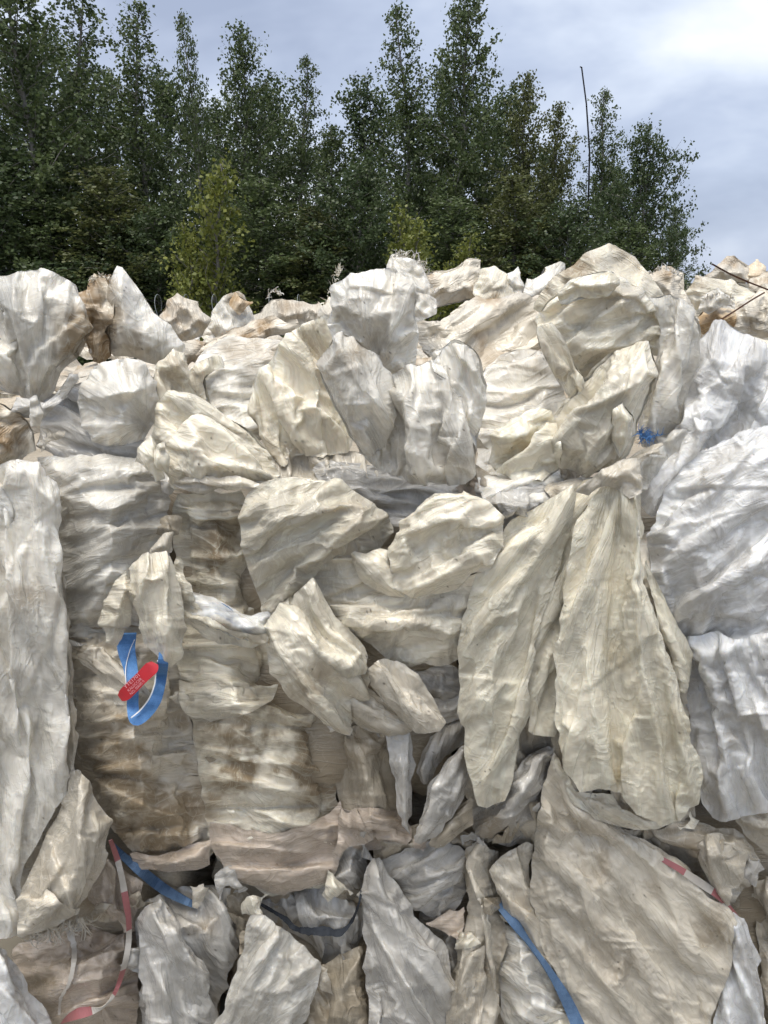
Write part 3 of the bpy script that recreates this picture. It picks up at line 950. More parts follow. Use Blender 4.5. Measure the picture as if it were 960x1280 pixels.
# rows behind, seen only by their tops
k = 0
for r, (y0, y1, xs) in enumerate(((1.08, 2.0, (-2.0, -1.1, -0.2, 0.7, 1.6, 2.5)), (2.03, 2.95, (-2.9, -1.95, -1.0, -0.05, 0.9, 1.85, 2.8)),
                                 (2.98, 3.9, (-3.0, -2.0, -1.0, 0.0, 1.0, 2.0, 3.0)))):
    for xa, xb in zip(xs[:-1], xs[1:]):
        k += 1
        zt = 1.93 + 0.05 * math.sin(k * 2.3) + (0.14 if xa > 0.8 else 0) - (0.05 if xb < 0 else 0) - 0.02 * r
        e = empty('film_bale', ((xa + xb) / 2, (y0 + y1) / 2, 0), 'dirty white film bale in the rows behind the front bales, only its top showing', 'bale', 'bales in the rows behind')
        bale_core(xa + 0.01, xb - 0.01, y0, y1, 0.0, zt, 'earthy', e, 40 + k, 22, 0.035)

# ================================================================ FRONT OF THE UPPER BALES (parts of the bales)
film('film_bulge', "-160,585 40,575 60,640 75,800 90,980 60,1090 -160,1090", 0.16, 'beige', bale_a, T=60, R=50, folds=[(8, 5, 30)])
film('film_bulge', "44,574 85,570 140,566 190,578 212,606 214,680 216,740 190,775 130,790 84,800 70,720 58,640", 0.13, 'white', bale_a, T=85, R=75, K=10,
     folds=[(-14, 5, 34)], steps=[("66,628 110,606 150,600 185,612 212,650", 11, 26), ("80,690 130,672 175,640 208,634", -9, 22), ("82,742 140,700 200,690 214,688", 9, 24)], rimp=4)
film('film_bulge', "84,776 130,786 190,770 218,720 224,790 236,880 250,965 264,1030 264,1070 252,1086 205,1090 160,1066 122,1010 100,960 90,900 86,840", 0.14, 'beige', bale_a, T=140, R=84, K=18,
     bands=(-7, 34, 9), folds=[(-9, 2.5, 20)], crea=.8, stains=[(200, 1020, 90, .85), (150, 970, 80, .8), (170, 900, 70, .6)], label='grimy barrel of tightly wrapped pressed film')
film('film_wrap', "160,1066 205,1070 262,1046 266,1062 262,1084 205,1092 172,1082", 0.11, 'pink', bale_a, T=30, R=18, bands=(-5, 4, 4), folds=[(-4, 2, 18)])
film('film_bulge', "216,616 262,612 306,614 330,690 340,780 352,858 408,892 418,950 426,1005 430,1050 424,1082 404,1106 346,1120 292,1098 264,1060 250,970 238,890 224,850 218,770", 0.14, 'cream', bale_b, T=150, R=84, K=18,
     bands=(4, 40, 9), folds=[(6, 2.5, 22)], crea=.8, stains=[(280, 690, 45, .75), (265, 665, 40, .45), (300, 730, 40, .5), (330, 950, 90, .85), (290, 960, 80, .8), (390, 960, 80, .85)], label='tall barrel of wrapped cream film with a yellow-brown stain')
film('film_fold', "222,846 260,862 320,858 348,852 340,880 290,900 240,900 226,880", 0.09, 'cream', bale_b, T=16, R=18, crea=.6, folds=[(6, 3, 16)], bands=(4, 6, 4))
film('film_wrap', "262,1022 300,1036 350,1042 400,1026 428,998 431,1050 424,1082 404,1107 346,1121 292,1099 264,1064", 0.11, 'pink', bale_b, T=24, R=30, K=6,
     bands=(4, 7, 5), folds=[(-6, 3, 34)], crea=.6, label='pinkish sheet wrapped under the foot of the bale')
film('film_bulge', "412,912 450,906 494,902 506,1000 494,1040 450,1046 428,1030 418,970", 0.14, 'brown', bale_b, T=50, R=36, bands=(3, 8, 6), folds=[(80, 3, 30)])
film('film_wrap', "430,1014 470,1008 508,1016 516,1052 470,1064 434,1058", 0.12, 'pink', bale_b, T=44, R=20, bands=(4, 4, 7), folds=[(8, 4, 18)])
film('film_scrap', "424,998 432,1016 446,1008 456,1030 472,1052 440,1054 412,1076 424,1050", 0.075, 'pink', bale_b, T=20, R=12, folds=[(35, 5, 16)], back=0.3)
film('film_bulge', "430,1050 462,1040 456,1110 400,1120 404,1090", 0.17, 'grey', bale_b, T=40, R=24, bands=(10, 6, 7))
# shoulders: pressed layers that curve over the top edge
film('film_shoulder', "46,560 52,515 84,480 112,478 150,520 196,560 212,600 150,590 96,582", 0.20, 'grey', bale_a, T=34, R=40, tilt=(0, 0.7),
     folds=[(28, 9, 20)], bands=(25, 9, 8), label='grey glossy film pressed in creased layers')
film('film_shoulder', "226,480 250,440 290,420 346,424 376,440 372,500 340,545 296,552 258,512", 0.34, 'white', bale_b, T=34, R=50, tilt=(0, 0.9),
     bands=(-8, 16, 9), folds=[(-10, 4, 14)], stains=[(300, 432, 55, .6), (340, 440, 40, .5)], label='white and dirty film pressed in thin curved layers')
film('film_shoulder', "592,500 604,462 640,436 676,436 700,470 712,520 710,580 690,640 640,650 600,625 594,560", 0.22, 'white', bale_c, T=50, R=50, tilt=(0, 0.75),
     bands=(-12, 18, 10), folds=[(-14, 6, 20)], stains=[(630, 460, 36, .35)], label='white film pressed in ribbed layers over the shoulder')
film('film_shoulder', "524,440 548,402 590,378 650,372 690,384 694,424 660,438 616,456 590,486 556,462", 0.42, 'earthy', bale_c, T=36, R=44, tilt=(0, 0.9),
     bands=(-26, 14, 12), folds=[(-28, 9, 18)], st0=0.25, label='brown-stained gathered film curving over the shoulder')
film('film_shoulder', "388,580 430,574 500,590 560,602 610,606 690,604 676,640 630,664 560,650 500,672 450,640 404,612", 0.14, 'grey', bale_b, T=46, R=30, tilt=(0, 0.3),
     folds=[(6, 7, 24)], bands=(6, 8, 8))
film('film_shoulder', "330,560 400,566 440,560 480,580 470,604 410,606 350,600", 0.20, 'beige', bale_b, T=36, R=26, folds=[(80, 8, 22)])
film('film_bulge', "575,800 640,740 700,700 800,660 860,700 880,900 870,1040 690,1060 590,1050 570,920", 0.17, 'beige', bale_c, T=60, R=60, folds=[(80, 6, 40)])
film('film_bulge', "584,1012 612,1000 646,950 690,930 690,985 668,1040 640,1062 604,1046", 0.13, 'grey', bale_c, T=44, R=30, folds=[(-40, 5, 20)], stains=[(610, 1030, 26, .5)])
film('film_bulge', "460,1040 500,1030 590,1040 600,1062 540,1072 470,1078", 0.15, 'brown', bale_b, T=36, R=18, folds=[(-18, 6, 16)])

# ================================================================ LOOSE FILM ON AND IN FRONT OF THE BALES
G = 'loose film lying on the front bales'
def thing(name, at, label, cat, group=G):
    return empty(name, P(*at), label, cat, group)

# tied white bag, upper left
e = thing('film_bag', (45, 540, 0.10), 'big white film bag tied with a knot, dirt along its side', 'film bag')
film('bag_body', "-40,352 0,343 30,340 56,338 84,348 98,362 108,392 112,415 104,438 86,456 72,476 60,498 46,516 34,508 18,494 0,484 -40,470", 0.22, 'white', e, T=105, R=80,
     gathers=[(46, 516, 12, 30)], stains=[(104, 410, 30, 1.0), (88, 440, 22, .7)], steps=[("0,362 40,352 74,372 96,384", -14, 40), ("104,392 70,420 46,440 34,490", 12, 30)], K=11)
film('bag_neck', "18,500 34,498 52,506 70,492 86,470 98,466 84,496 66,512 50,526 34,522 10,520", 0.12, 'grey', e, T=34, R=12, gathers=[(46, 512, 8, 14)])
film('knot', "36,500 46,494 52,506 54,520 50,534 40,532 36,518", 0.02, 'white', e, T=16, R=8, folds=[(80, 4, 8)], h=1.6, K=6)
film('film_bundle', "-40,500 0,502 26,516 42,545 44,562 30,574 0,582 -40,590", 0.12, 'earthy', T=62, R=36, gathers=[(46, 520, 8, 18)], stains=[(4, 540, 30, .9)],
     label='rust-stained film bundle under the tied white bag', cat='film bundle', group=G)
e = thing('film_sheet', (160, 455, 0.2), 'stiff white film standing up in a pointed cone with muddy frayed edge', 'film sheet')
film('peaked_sheet', "118,372 126,350 140,346 147,331 154,336 172,360 192,386 214,410 234,436 216,452 196,458 168,446 140,444 122,430 114,398", 0.30, 'white', e, T=52, R=44, K=9, smoothc=1,
     ridges=[("147,333 152,380 158,420 170,446", 26, 16), ("150,340 186,390 222,440", 12, 12)], rimp=3, stains=[(128, 400, 26, .9), (124, 360, 18, 1.0), (170, 440, 28, .45)], edge=0.6)
film('muddy_edge', "98,372 112,352 122,344 136,346 140,372 138,410 142,446 122,452 108,438 102,408", 0.28, 'earthy', e, T=36, R=16, st0=0.75, crea=1.8, folds=[(80, 8, 12)], edge=2.5)
film('film_bag', "96,502 106,474 124,456 152,446 178,452 194,474 200,510 190,542 168,556 140,560 114,550 102,528", 0.15, 'white', T=80, R=52, K=16,
     gathers=[(178, 540, 5, 24)], rimp=5, label='small round milky white film bag beside the beige standing scrap', cat='film bag', group=G)
film('film_scrap', "184,486 200,452 214,436 234,448 232,474 242,496 246,530 214,528 194,520 190,500", 0.20, 'cream', T=30, R=18, K=7, folds=[(70, 7, 22)], stains=[(215, 470, 24, .5)],
     label='beige film scrap standing upright beside the small round bag', cat='film scrap', group=G)
film('film_scrap', "228,470 244,456 276,444 278,458 256,472 262,500 270,520 246,510 236,490", 0.30, 'cream', T=16, R=12, K=6, folds=[(60, 6, 18)],
     label='narrow cream film strip folded over the pressed curved layers', cat='film scrap', group=G)
e = thing('film_bundle', (270, 612, 0.05), 'folded beige bag with pointed top and bow-like ears wedged between bales', 'film bundle')
film('back_panel', "190,548 194,512 212,488 246,496 290,524 322,546 346,582 330,600 280,606 220,612 206,588", 0.14, 'cream', e, T=46, R=40, K=8, folds=[(30, 7, 34)],
     ridges=[("194,520 213,492 260,508 320,548", 8, 14)], edge=0.5)
film('front_panel', "204,586 206,560 226,530 252,516 290,538 326,560 352,590 340,602 290,600 250,612 214,612", 0.06, 'cream', e, T=46, R=30, K=8,
     folds=[(28, 8, 30)], ridges=[("206,562 232,528 262,522 330,570", 10, 12), ("214,606 220,570 250,548", 8, 10)], edge=0.5)
film('ear', "168,578 178,556 186,542 196,552 204,572 208,596 194,600 182,588", 0.03, 'cream', e, T=22, R=10, K=5, folds=[(60, 7, 12)], h=2.0)
film('ear', "190,560 206,550 214,574 208,592 198,588", 0.01, 'cream', e, T=16, R=8, K=4, folds=[(75, 5, 10)], h=2.0)
film('hem', "216,604 250,592 300,596 336,604 300,612 250,616 220,615", 0.02, 'beige', e, T=20, R=8, folds=[(4, 6, 12)])
film('film_sheet', "308,512 322,470 344,436 372,408 404,392 416,396 424,440 432,490 442,540 436,568 400,572 372,566 352,588 330,552", 0.19, 'cream', T=56, R=60, K=10,
     folds=[(66, 6, 46)], stains=[(370, 430, 46, .35), (330, 560, 30, .4)], steps=[("345,500 390,490 440,500", -7, 20), ("346,520 372,560", 10, 16), ("380,505 374,520 360,560", 9, 14)],
     label='broad translucent beige sheet leaning against the tall knotted bundle', cat='film sheet', group=G)
# tall knotted bundle in the middle
e = thing('film_bundle', (500, 605, 0.0), 'tall knotted white film bundle slumped over the bale edge with rounded head', 'film bundle')
film('head', "410,392 416,356 440,342 470,336 496,335 512,350 520,382 523,424 521,452 500,472 470,468 440,452 418,430", 0.10, 'white', e, T=86, R=56, K=15, rimp=6,
     gathers=[(470, 470, 6, 26)], ridges=[("418,400 460,430 520,446", -10, 16)], stains=[(470, 440, 40, .2)])
film('side_fold', "398,462 412,424 432,416 464,436 490,466 496,502 484,540 478,560 458,572 432,536 410,494", 0.04, 'white', e, T=66, R=40, K=9,
     folds=[(70, 8, 32)], ridges=[("414,424 440,440 452,424", 10, 10), ("430,460 450,520 470,560", 12, 18)], stains=[(440, 440, 26, .45)])
film('front_fold', "468,486 492,466 540,448 566,470 590,500 597,556 586,606 540,604 500,600 466,582 450,566 480,548 484,516", 0.05, 'white', e, T=70, R=44, K=10,
     folds=[(82, 8, 32)], ridges=[("480,552 520,560 560,604", 8, 14), ("500,480 520,540 530,600", 10, 18), ("452,570 490,590 540,598", 9, 9)])
film('ear', "542,456 556,436 572,424 594,438 607,464 604,520 596,566 584,540 570,500", 0.05, 'white', e, T=40, R=20, K=7, folds=[(72, 9, 18)], ridges=[("572,428 590,470 590,540", 10, 10)])
film('film_fold', "540,440 566,424 590,432 596,450 580,476 556,474", 0.10, 'white', e, T=26, R=14, folds=[(30, 6, 16)])
# big folded bundle, upper right
e = thing('film_bundle', (770, 600, 0.0), 'largest folded bundle of cream film, heaped high beside the blue frayed strap end', 'film bundle')
film('peak', "664,384 690,346 716,332 732,314 766,305 796,322 822,356 838,384 800,396 740,390 690,404", 0.30, 'cream', e, T=60, R=40, K=9, stains=[(715, 336, 34, .9), (690, 370, 26, .5)],
     ridges=[("735,316 760,350 800,372", 10, 16)], edge=0.6)
film('upper_fold', "670,398 690,368 716,356 750,342 796,358 820,388 834,424 826,442 786,444 752,456 724,480 714,488 692,454 676,430", 0.14, 'cream', e, T=82, R=56, K=11,
     folds=[(-20, 7, 44)], steps=[("680,388 730,376 790,372 824,400", 14, 30), ("700,400 740,420 790,400", -8, 24)], ridges=[("750,344 730,380 700,384", 12, 16)], rimp=6)
film('cap_fold', "694,366 730,344 764,338 778,352 764,366 730,376 700,386", 0.06, 'cream', e, T=16, R=18, K=5, folds=[(-18, 4, 26)])
film('fold', "668,412 690,400 712,436 728,476 734,504 712,500 688,462", 0.07, 'cream', e, T=12, R=14, folds=[(64, 5, 16)])
film('lower_fold', "686,560 688,524 712,496 742,456 776,434 812,430 822,452 818,486 800,520 792,556 772,588 724,594 700,582", 0.06, 'cream', e, T=74, R=44, K=10,
     folds=[(-58, 9, 36)], steps=[("690,538 740,520 800,476", 12, 22), ("700,520 730,500 772,470", -9, 18)], ridges=[("818,450 780,500 762,530 728,580", 14, 16)], stains=[(740, 560, 40, .3)])
film('torn_flap', "762,512 782,500 792,520 784,548 776,574 764,556", 0.0, 'cream', e, T=24, R=12, K=5, folds=[(80, 7, 12)], h=2.0)
film('veil', "812,376 836,368 858,378 874,402 877,440 864,480 852,528 824,560 796,560 804,500 822,448 828,410", 0.13, 'white', e, T=62, R=34, K=9,
     folds=[(96, 10, 24)], rimp=4, label='greyish white veil hanging down the side of the bundle')
film('film_bundle', "610,580 618,542 640,522 672,510 692,518 700,548 702,590 676,602 640,600", 0.06, 'yellow', T=50, R=34, K=8,
     folds=[(-38, 8, 28)], ridges=[("620,560 660,540 690,560", 9, 14)], stains=[(640, 560, 24, .3)], label='small cream film lump with torn edge below the ribbed white shoulder', cat='film bundle', group=G)
film('film_sheet', "684,606 720,590 770,590 800,560 830,552 836,576 800,596 780,620 730,632 690,640", 0.05, 'beige', T=34, R=18, folds=[(-20, 8, 20)],
     label='dim beige film squeezed between the big folded bundle and the hanging sheets', cat='film sheet', group=G)
e = thing('film_sheet', (880, 640, 0.02), 'cool white sheet draped over the bale edge above the largest white bulge', 'film sheet')
film('upper_drape', "868,432 890,402 912,406 940,424 970,442 1010,452 1010,560 940,560 880,560 842,560 852,510 862,470", 0.16, 'cool', e, T=70, R=56, K=10, tilt=(0, 0.35),
     folds=[(112, 8, 46)], steps=[("880,560 930,480 960,450", 12, 34)])
film('lower_drape', "836,560 862,520 890,530 884,560 858,600 832,640 814,646 798,616 796,592 816,572", 0.09, 'cool', e, T=46, R=24, K=8, folds=[(122, 9, 22)])
film('strip', "792,592 812,566 842,540 860,536 846,566 822,590 806,616", 0.05, 'white', e, T=20, R=10, folds=[(132, 5, 14)])
# the large white bulging sheet at the right edge
e = thing('film_sheet', (900, 1020, 0.0), 'largest smooth cool-white sheet bulging from the bale beside the yellowed hanging sheets', 'film sheet')
film('upper_bulge', "808,690 818,640 842,596 880,560 926,540 970,528 1030,520 1030,840 960,850 890,840 846,800 822,740", 0.06, 'cool', e, T=105, R=95, K=13,
     crea=.6, folds=[(-32, 5, 70)], ridges=[("822,770 880,745 960,700", 14, 26), ("842,620 836,680 826,730", 9, 16), ("880,600 930,590 1000,560", 8, 20)], rimp=6)
film('lower_bulge', "838,800 880,790 930,800 980,780 1030,790 1030,1010 960,1012 930,1024 884,1022 868,980 858,900", 0.06, 'cool', e, T=95, R=70, K=10,
     folds=[(78, 8, 44)], ridges=[("860,830 900,880 915,960 930,1020", -14, 20), ("900,870 950,900 1000,940", 9, 18)], stains=[(920, 920, 36, .5)])
# yellowed hanging sheets
e = thing('film_sheet', (730, 1020, -0.08), 'long yellowed film sheets hanging in pleats from a gathered top', 'film sheet')
film('left_panel', "572,800 584,744 604,694 634,652 662,632 700,614 724,604 716,650 704,700 690,740 676,790 664,840 660,890 650,930 640,970 632,1002 612,1012 594,1006 584,960 574,880", -0.02, 'yellow', e, T=18, R=16, K=5, layers=.6,
     crea=.35, cre=.5, gathers=[(790, 520, 13, 54)], ridges=[("716,612 660,700 620,800 600,1000", 12, 18), ("596,730 588,800 600,900", 10, 16)], rimp=4)
film('middle_panel', "690,650 722,606 764,586 760,620 734,660 718,740 704,820 698,880 694,922 664,918 654,880 660,800 676,720", 0.0, 'yellow', e, T=16, R=14, K=4, layers=.5,
     crea=.35, cre=.5, gathers=[(780, 560, 10, 34)])
film('right_panel', "702,740 708,690 726,640 758,602 786,592 804,612 810,660 808,700 822,760 840,820 858,890 880,966 876,1000 856,1024 822,1030 800,1022 776,990 752,986 722,988 704,960 692,900 694,820", -0.045, 'yellow', e, T=18, R=16, K=5, layers=.6,
     crea=.35, cre=.5, gathers=[(782, 548, 14, 56)], ridges=[("796,610 800,700 800,800 830,1010", 15, 13), ("730,640 716,760 760,960", 10, 18), ("770,640 762,800 772,960", -11, 14), ("700,900 740,930 756,984", 8, 14), ("800,720 850,900 866,1000", 11, 14)],
     stains=[(768, 968, 14, .55)], rimp=4)
film('gathered_top', "716,616 744,592 776,574 800,572 806,606 790,622 760,604 736,622", -0.05, 'beige', e, T=26, R=12, gathers=[(790, 560, 7, 14)])
film('side_flap', "806,690 826,740 852,790 864,812 860,866 846,872 834,820 818,770", 0.0, 'yellow', e, T=12, R=10, K=4, folds=[(70, 7, 18)])
film('hem', "690,928 704,962 724,990 760,992 800,1024 840,1030 800,1040 752,1026 716,1000 698,970", 0.03, 'cream', e, T=14, R=12, folds=[(34, 5, 18)])
# twisted cream bundle in the middle
e = thing('film_bundle', (460, 915, -0.02), 'large twisted cream bundle with curled flap and rounded knob on the bale face', 'film bundle')
film('body', "380,712 420,690 492,694 520,742 600,716 622,684 612,752 588,812 566,828 532,832 496,828 456,806 412,776 392,750", 0.02, 'cream', e, T=72, R=52, K=10,
     folds=[(-8, 7, 30)], steps=[("396,744 450,752 520,770 590,760", 8, 20), ("420,780 480,790 560,790", 8, 18)])
film('upper_flap', "298,648 306,616 330,600 372,597 412,600 452,616 482,644 494,664 474,690 462,706 424,696 404,712 386,738 352,768 330,776 318,732 304,694", 0.02, 'cream', e, T=74, R=50, K=11,
     folds=[(-26, 8, 40)], ridges=[("300,650 350,650 400,640 470,660", 9, 18), ("462,704 420,690 380,700 350,760", 16, 12), ("330,770 372,708 400,668", -10, 14)], rimp=6, edge=0.6)
film('rear_flap', "312,610 340,596 390,596 440,610 476,640 440,632 380,612 340,612", 0.04, 'cream', e, T=36, R=14, folds=[(14, 4, 24)])
film('lower_fold', "328,784 344,768 368,742 392,764 414,796 452,818 468,842 462,868 440,872 446,896 432,918 392,896 352,870 336,836", 0.01, 'cream', e, T=66, R=40, K=9,
     folds=[(50, 9, 34)], ridges=[("340,780 360,830 400,880 430,910", 12, 14), ("372,750 390,800 430,850 460,850", 12, 14)], stains=[(390, 860, 36, .45), (360, 840, 30, .3)], rimp=5)
film('inner_fold', "366,744 392,720 410,752 440,790 462,822 452,846 424,852 398,820 378,786", -0.02, 'cream', e, T=44, R=22, K=7, folds=[(52, 8, 22)])
film('knob', "484,690 498,660 520,632 546,616 580,612 604,624 632,648 626,686 606,714 576,734 544,744 512,748 500,738 488,714", -0.02, 'cream', e, T=72, R=48, K=13,
     folds=[(-24, 7, 34)], ridges=[("490,712 510,660 548,628 590,622", 14, 14), ("520,740 560,716 606,704 624,668", 12, 12), ("512,690 550,668 590,660", -10, 12)], rimp=4)
film('curl', "440,690 484,684 502,730 506,750 480,744 452,728", -0.01, 'cream', e, T=30, R=14, folds=[(40, 6, 16)])
film('tongue', "458,838 476,822 502,826 526,846 546,876 556,902 546,918 516,916 492,894 466,866", -0.02, 'beige', e, T=18, R=16, K=5, folds=[(52, 7, 22)], edge=0.8)
film('tail', "420,852 458,860 496,882 524,908 500,922 452,914 424,894", 0.03, 'beige', e, T=30, R=12, folds=[(28, 7, 14)])
film('tail', "500,838 576,832 578,870 556,880 530,868", 0.09, 'grey', e, T=30, R=14, folds=[(12, 8, 14)])
film('tail', "530,880 578,864 584,892 552,902", 0.07, 'grey', e, T=26, R=11, folds=[(-20, 7, 12)])
# hood of film over the blue strap loop
e = thing('film_bundle', (180, 830, 0.0), 'small hood of hazy film curled over the blue strap loop', 'film bundle')
film('hood', "158,712 170,696 192,688 214,690 222,712 230,750 234,790 226,818 214,836 198,828 182,806 170,784 166,760 160,744", -0.02, 'cream', e, T=46, R=28, K=6, crea=.5, cre=.5, folds=[(82, 6, 26)],
     ridges=[("182,694 178,740 184,800", 10, 10)], gathers=[(206, 676, 5, 20)])
film('curl', "124,780 128,752 142,728 160,712 170,734 164,764 156,790 148,808 134,806", -0.01, 'cream', e, T=40, R=18, K=6, crea=.6, folds=[(8, 4, 16)], bands=(10, 5, 5), stains=[(140, 770, 20, .4)])
film('sash', "216,700 226,690 236,740 252,764 290,786 334,792 332,810 286,808 250,798 232,774 222,740", 0.0, 'cream', e, T=18, R=10, folds=[(30, 6, 14)])
film('film_fold', "186,690 206,664 216,664 216,692", 0.03, 'beige', e, T=14, R=7, folds=[(110, 4, 10)])
film('film_sheet', "128,800 150,806 176,850 186,892 150,880 120,850 96,820", 0.05, 'beige', T=12, R=14, folds=[(40, 6, 24)],
     label='thin hazy film flap behind the blue strap loop', cat='film sheet', group=G)
film('film_sheet', "228,740 262,744 310,770 336,764 338,800 300,806 258,796 234,776", 0.012, 'clear', T=56, R=20, K=5, crea=.5, folds=[(18, 3, 20)], back=0,
     label='thin see-through film strip stretched over a blue strap on the stained bulge', cat='film sheet', group=G)
# long drape down the left edge
e = thing('film_sheet', (40, 1170, 0.0), 'long grey-white film drape hanging down over the bale, creased hem at its foot', 'film sheet')
film('drape', "-40,592 0,582 24,573 44,578 60,590 74,606 79,680 84,760 85,850 88,930 84,985 70,1016 52,1044 36,1076 24,1120 26,1160 0,1174 -40,1176", 0.03, 'white', e, T=22, R=18, K=6,
     folds=[(84, 12, 70)], stains=[(20, 740, 40, .30), (10, 700, 40, .25)], ridges=[("70,610 76,760 80,960", 8, 10), ("46,582 40,610 64,632", 10, 14)], rimp=3, crea=0.5, cre=.6)
film('second_layer', "76,690 88,790 92,860 98,940 92,990 80,1000 84,900 80,800", 0.05, 'beige', e, T=12, R=8, folds=[(86, 4, 12)])
film('foot_fold', "52,1046 72,1012 92,958 116,984 134,1026 138,1056 130,1092 108,1128 70,1158 26,1172 18,1150 26,1118 40,1076", 0.02, 'beige', e, T=56, R=34, K=9,
     folds=[(104, 11, 30)], ridges=[("98,970 100,1060 70,1150", 10, 14), ("120,1000 116,1080 100,1120", 10, 12)], rimp=5)
film('foot_hem', "20,1120 44,1100 80,1130 100,1136 60,1164 22,1174", 0.0, 'beige', e, T=12, R=12, folds=[(-16, 6, 20)])
# grey loops hanging by the hanging sheets
film('film_strip', "486,914 500,908 516,912 520,950 515,1000 512,1044 504,1036 494,1000 488,960", 0.04, 'grey', T=26, R=10, K=6, folds=[(86, 9, 12)], h=2.0,
     label='narrow grey film strip hanging straight beside the open grey loop', cat='film strip', group=G)
film('film_strip', "522,1048 524,1010 536,978 556,948 582,930 588,966 580,1004 556,1034 532,1054", 0.03, 'grey', T=34, R=18, K=6, folds=[(118, 11, 16)], h=2.0,
     ridges=[("582,934 548,966 526,1044", 12, 8)], label='grey film loop hanging open beside the straight strip', cat='film strip', group=G)
film('film_strip', "518,962 534,924 556,906 582,900 584,930 556,950 534,984", 0.09, 'grey', T=26, R=14, K=6, folds=[(110, 8, 14)],
     label='dark grey film fold tucked behind the open grey loop', cat='film strip', group=G)
film('film_scrap', "540,1040 570,1010 592,1000 594,1030 560,1056 536,1062", 0.06, 'brown', T=24, R=12, folds=[(-40, 6, 12)],
     label='brown film scrap under the open grey loop', cat='film scrap', group=G)

# ================================================================ torn bits caught in the seams (parts of the bales)
rsb = np.random.RandomState(31)
for bx_, by_, own in ((60, 545, bale_a), (212, 606, bale_a), (208, 660, bale_a), (92, 800, bale_a), (232, 880, bale_b), (340, 780, bale_b), (424, 905, bale_b), (470, 905, bale_b), (556, 840, bale_b), (588, 612, bale_c), (600, 598, bale_c),
                       (596, 540, bale_c), (706, 596, bale_c), (786, 590, bale_c), (836, 560, bale_c), (520, 1050, bale_b), (460, 1056, bale_b), (590, 1042, bale_c), (640, 1040, bale_c), (690, 1010, bale_c), (860, 1030, bale_g), (900, 1060, bale_g), (935, 1090, bale_g), (800, 1044, bale_g),
                       (286, 1100, bale_e), (318, 1124, bale_e), (420, 1110, bale_e), (246, 1120, bale_e), (180, 1130, bale_d), (130, 1140, bale_d), (100, 1150, bale_d), (170, 1200, bale_d), (310, 1180, bale_e), (404, 1230, bale_e), (580, 1180, bale_f), (612, 1130, bale_f), (640, 1150, bale_f), (562, 1150, bale_f)):
    n_ = rsb.randint(6, 10)
    a_ = np.sort(rsb.rand(n_)) * 6.283
    r_ = rsb.uniform(8, 26, n_)
    film('film_scrap', np.stack([bx_ + r_ * np.cos(a_) * rsb.uniform(0.6, 1.3), by_ + r_ * np.sin(a_) * rsb.uniform(0.6, 1.3)], -1), 0.10, ('beige', 'cream', 'grey', 'brown', 'pink')[rsb.randint(5)], own,
         T=16, R=10, K=5, folds=[(rsb.uniform(0, 180), 7, 14)], crea=1.4, size=0.6, edge=2.0, back=0)

# ================================================================ LOWER TIER (parts of the lower bales + loose film)
film('film_bulge', "10,1190 48,1166 108,1152 150,1168 170,1150 176,1210 170,1310 60,1310 30,1250", 0.17, 'pink', bale_d, T=64, R=44, K=11, folds=[(-20, 6, 40)], stains=[(50, 1230, 30, .6), (90, 1200, 40, .4)],
     label='tan crumpled film on the front of the bale')
film('film_scrap', "112,1090 138,1076 170,1090 178,1130 166,1160 150,1168 140,1150 124,1158 116,1130", 0.11, 'pink', T=26, R=16, K=6, folds=[(70, 8, 24)], edge=2.5,
     label='torn tan film scrap behind the barrier tape', cat='film scrap', group=G)
film('film_bulge', "168,1160 186,1124 236,1108 292,1108 312,1120 300,1170 286,1220 264,1310 180,1310", 0.17, 'grey', bale_e, T=60, R=40, K=10, folds=[(54, 7, 34)], stains=[(255, 1160, 20, .6)])
film('film_sheet', "170,1160 180,1136 200,1122 218,1142 238,1182 260,1206 264,1226 252,1250 242,1310 188,1310 176,1240", 0.09, 'grey', T=44, R=30, K=8, folds=[(70, 6, 44)],
     label='pale grey film flap below the slanting blue strap', cat='film sheet', group=G)
film('film_sheet', "304,1172 316,1142 332,1146 378,1180 402,1208 396,1240 372,1310 258,1310 284,1240", 0.08, 'white', T=46, R=34, K=8, folds=[(-56, 5, 50)],
     label='smooth hazy white sheet below the sagging dark cord', cat='film sheet', group=G)
film('film_bulge', "316,1130 360,1116 440,1100 456,1120 452,1180 440,1216 404,1204 380,1180 336,1148", 0.19, 'grey', bale_e, T=40, R=34, K=8, folds=[(78, 9, 15)], label='grey film in fine upright ribs')
film('film_bulge', "392,1206 440,1190 456,1180 470,1250 474,1310 366,1310", 0.15, 'brown', bale_e, T=46, R=30, K=8, folds=[(84, 9, 20)])
film('film_scrap', "286,1110 312,1116 318,1140 300,1170 284,1150", 0.15, 'brown', bale_e, T=22, R=12, folds=[(60, 8, 14)], edge=2.5)
film('film_bulge', "400,1116 430,1098 458,1080 462,1110 452,1130", 0.19, 'brown', bale_e, T=22, R=12, folds=[(10, 7, 12)])
film('film_sheet', "450,1112 458,1080 478,1070 496,1104 520,1140 548,1168 564,1200 568,1240 560,1310 464,1310 456,1220", 0.09, 'grey', T=60, R=38, K=10, folds=[(66, 6, 46)],
     label='tall pale grey-beige sheet below the glossy crumple', cat='film sheet', group=G)
film('film_bundle', "474,1076 500,1060 540,1050 580,1056 584,1100 574,1132 556,1160 530,1144 500,1112", 0.12, 'grey', T=48, R=30, K=14, folds=[(-30, 8, 20)], crea=1.7,
     label='glossy crumpled grey film under the hanging loops', cat='film bundle', group=G)
film('film_bulge', "520,1140 560,1130 580,1150 580,1220 560,1216", 0.17, 'grey', bale_f, T=30, R=16, folds=[(-6, 6, 10)])
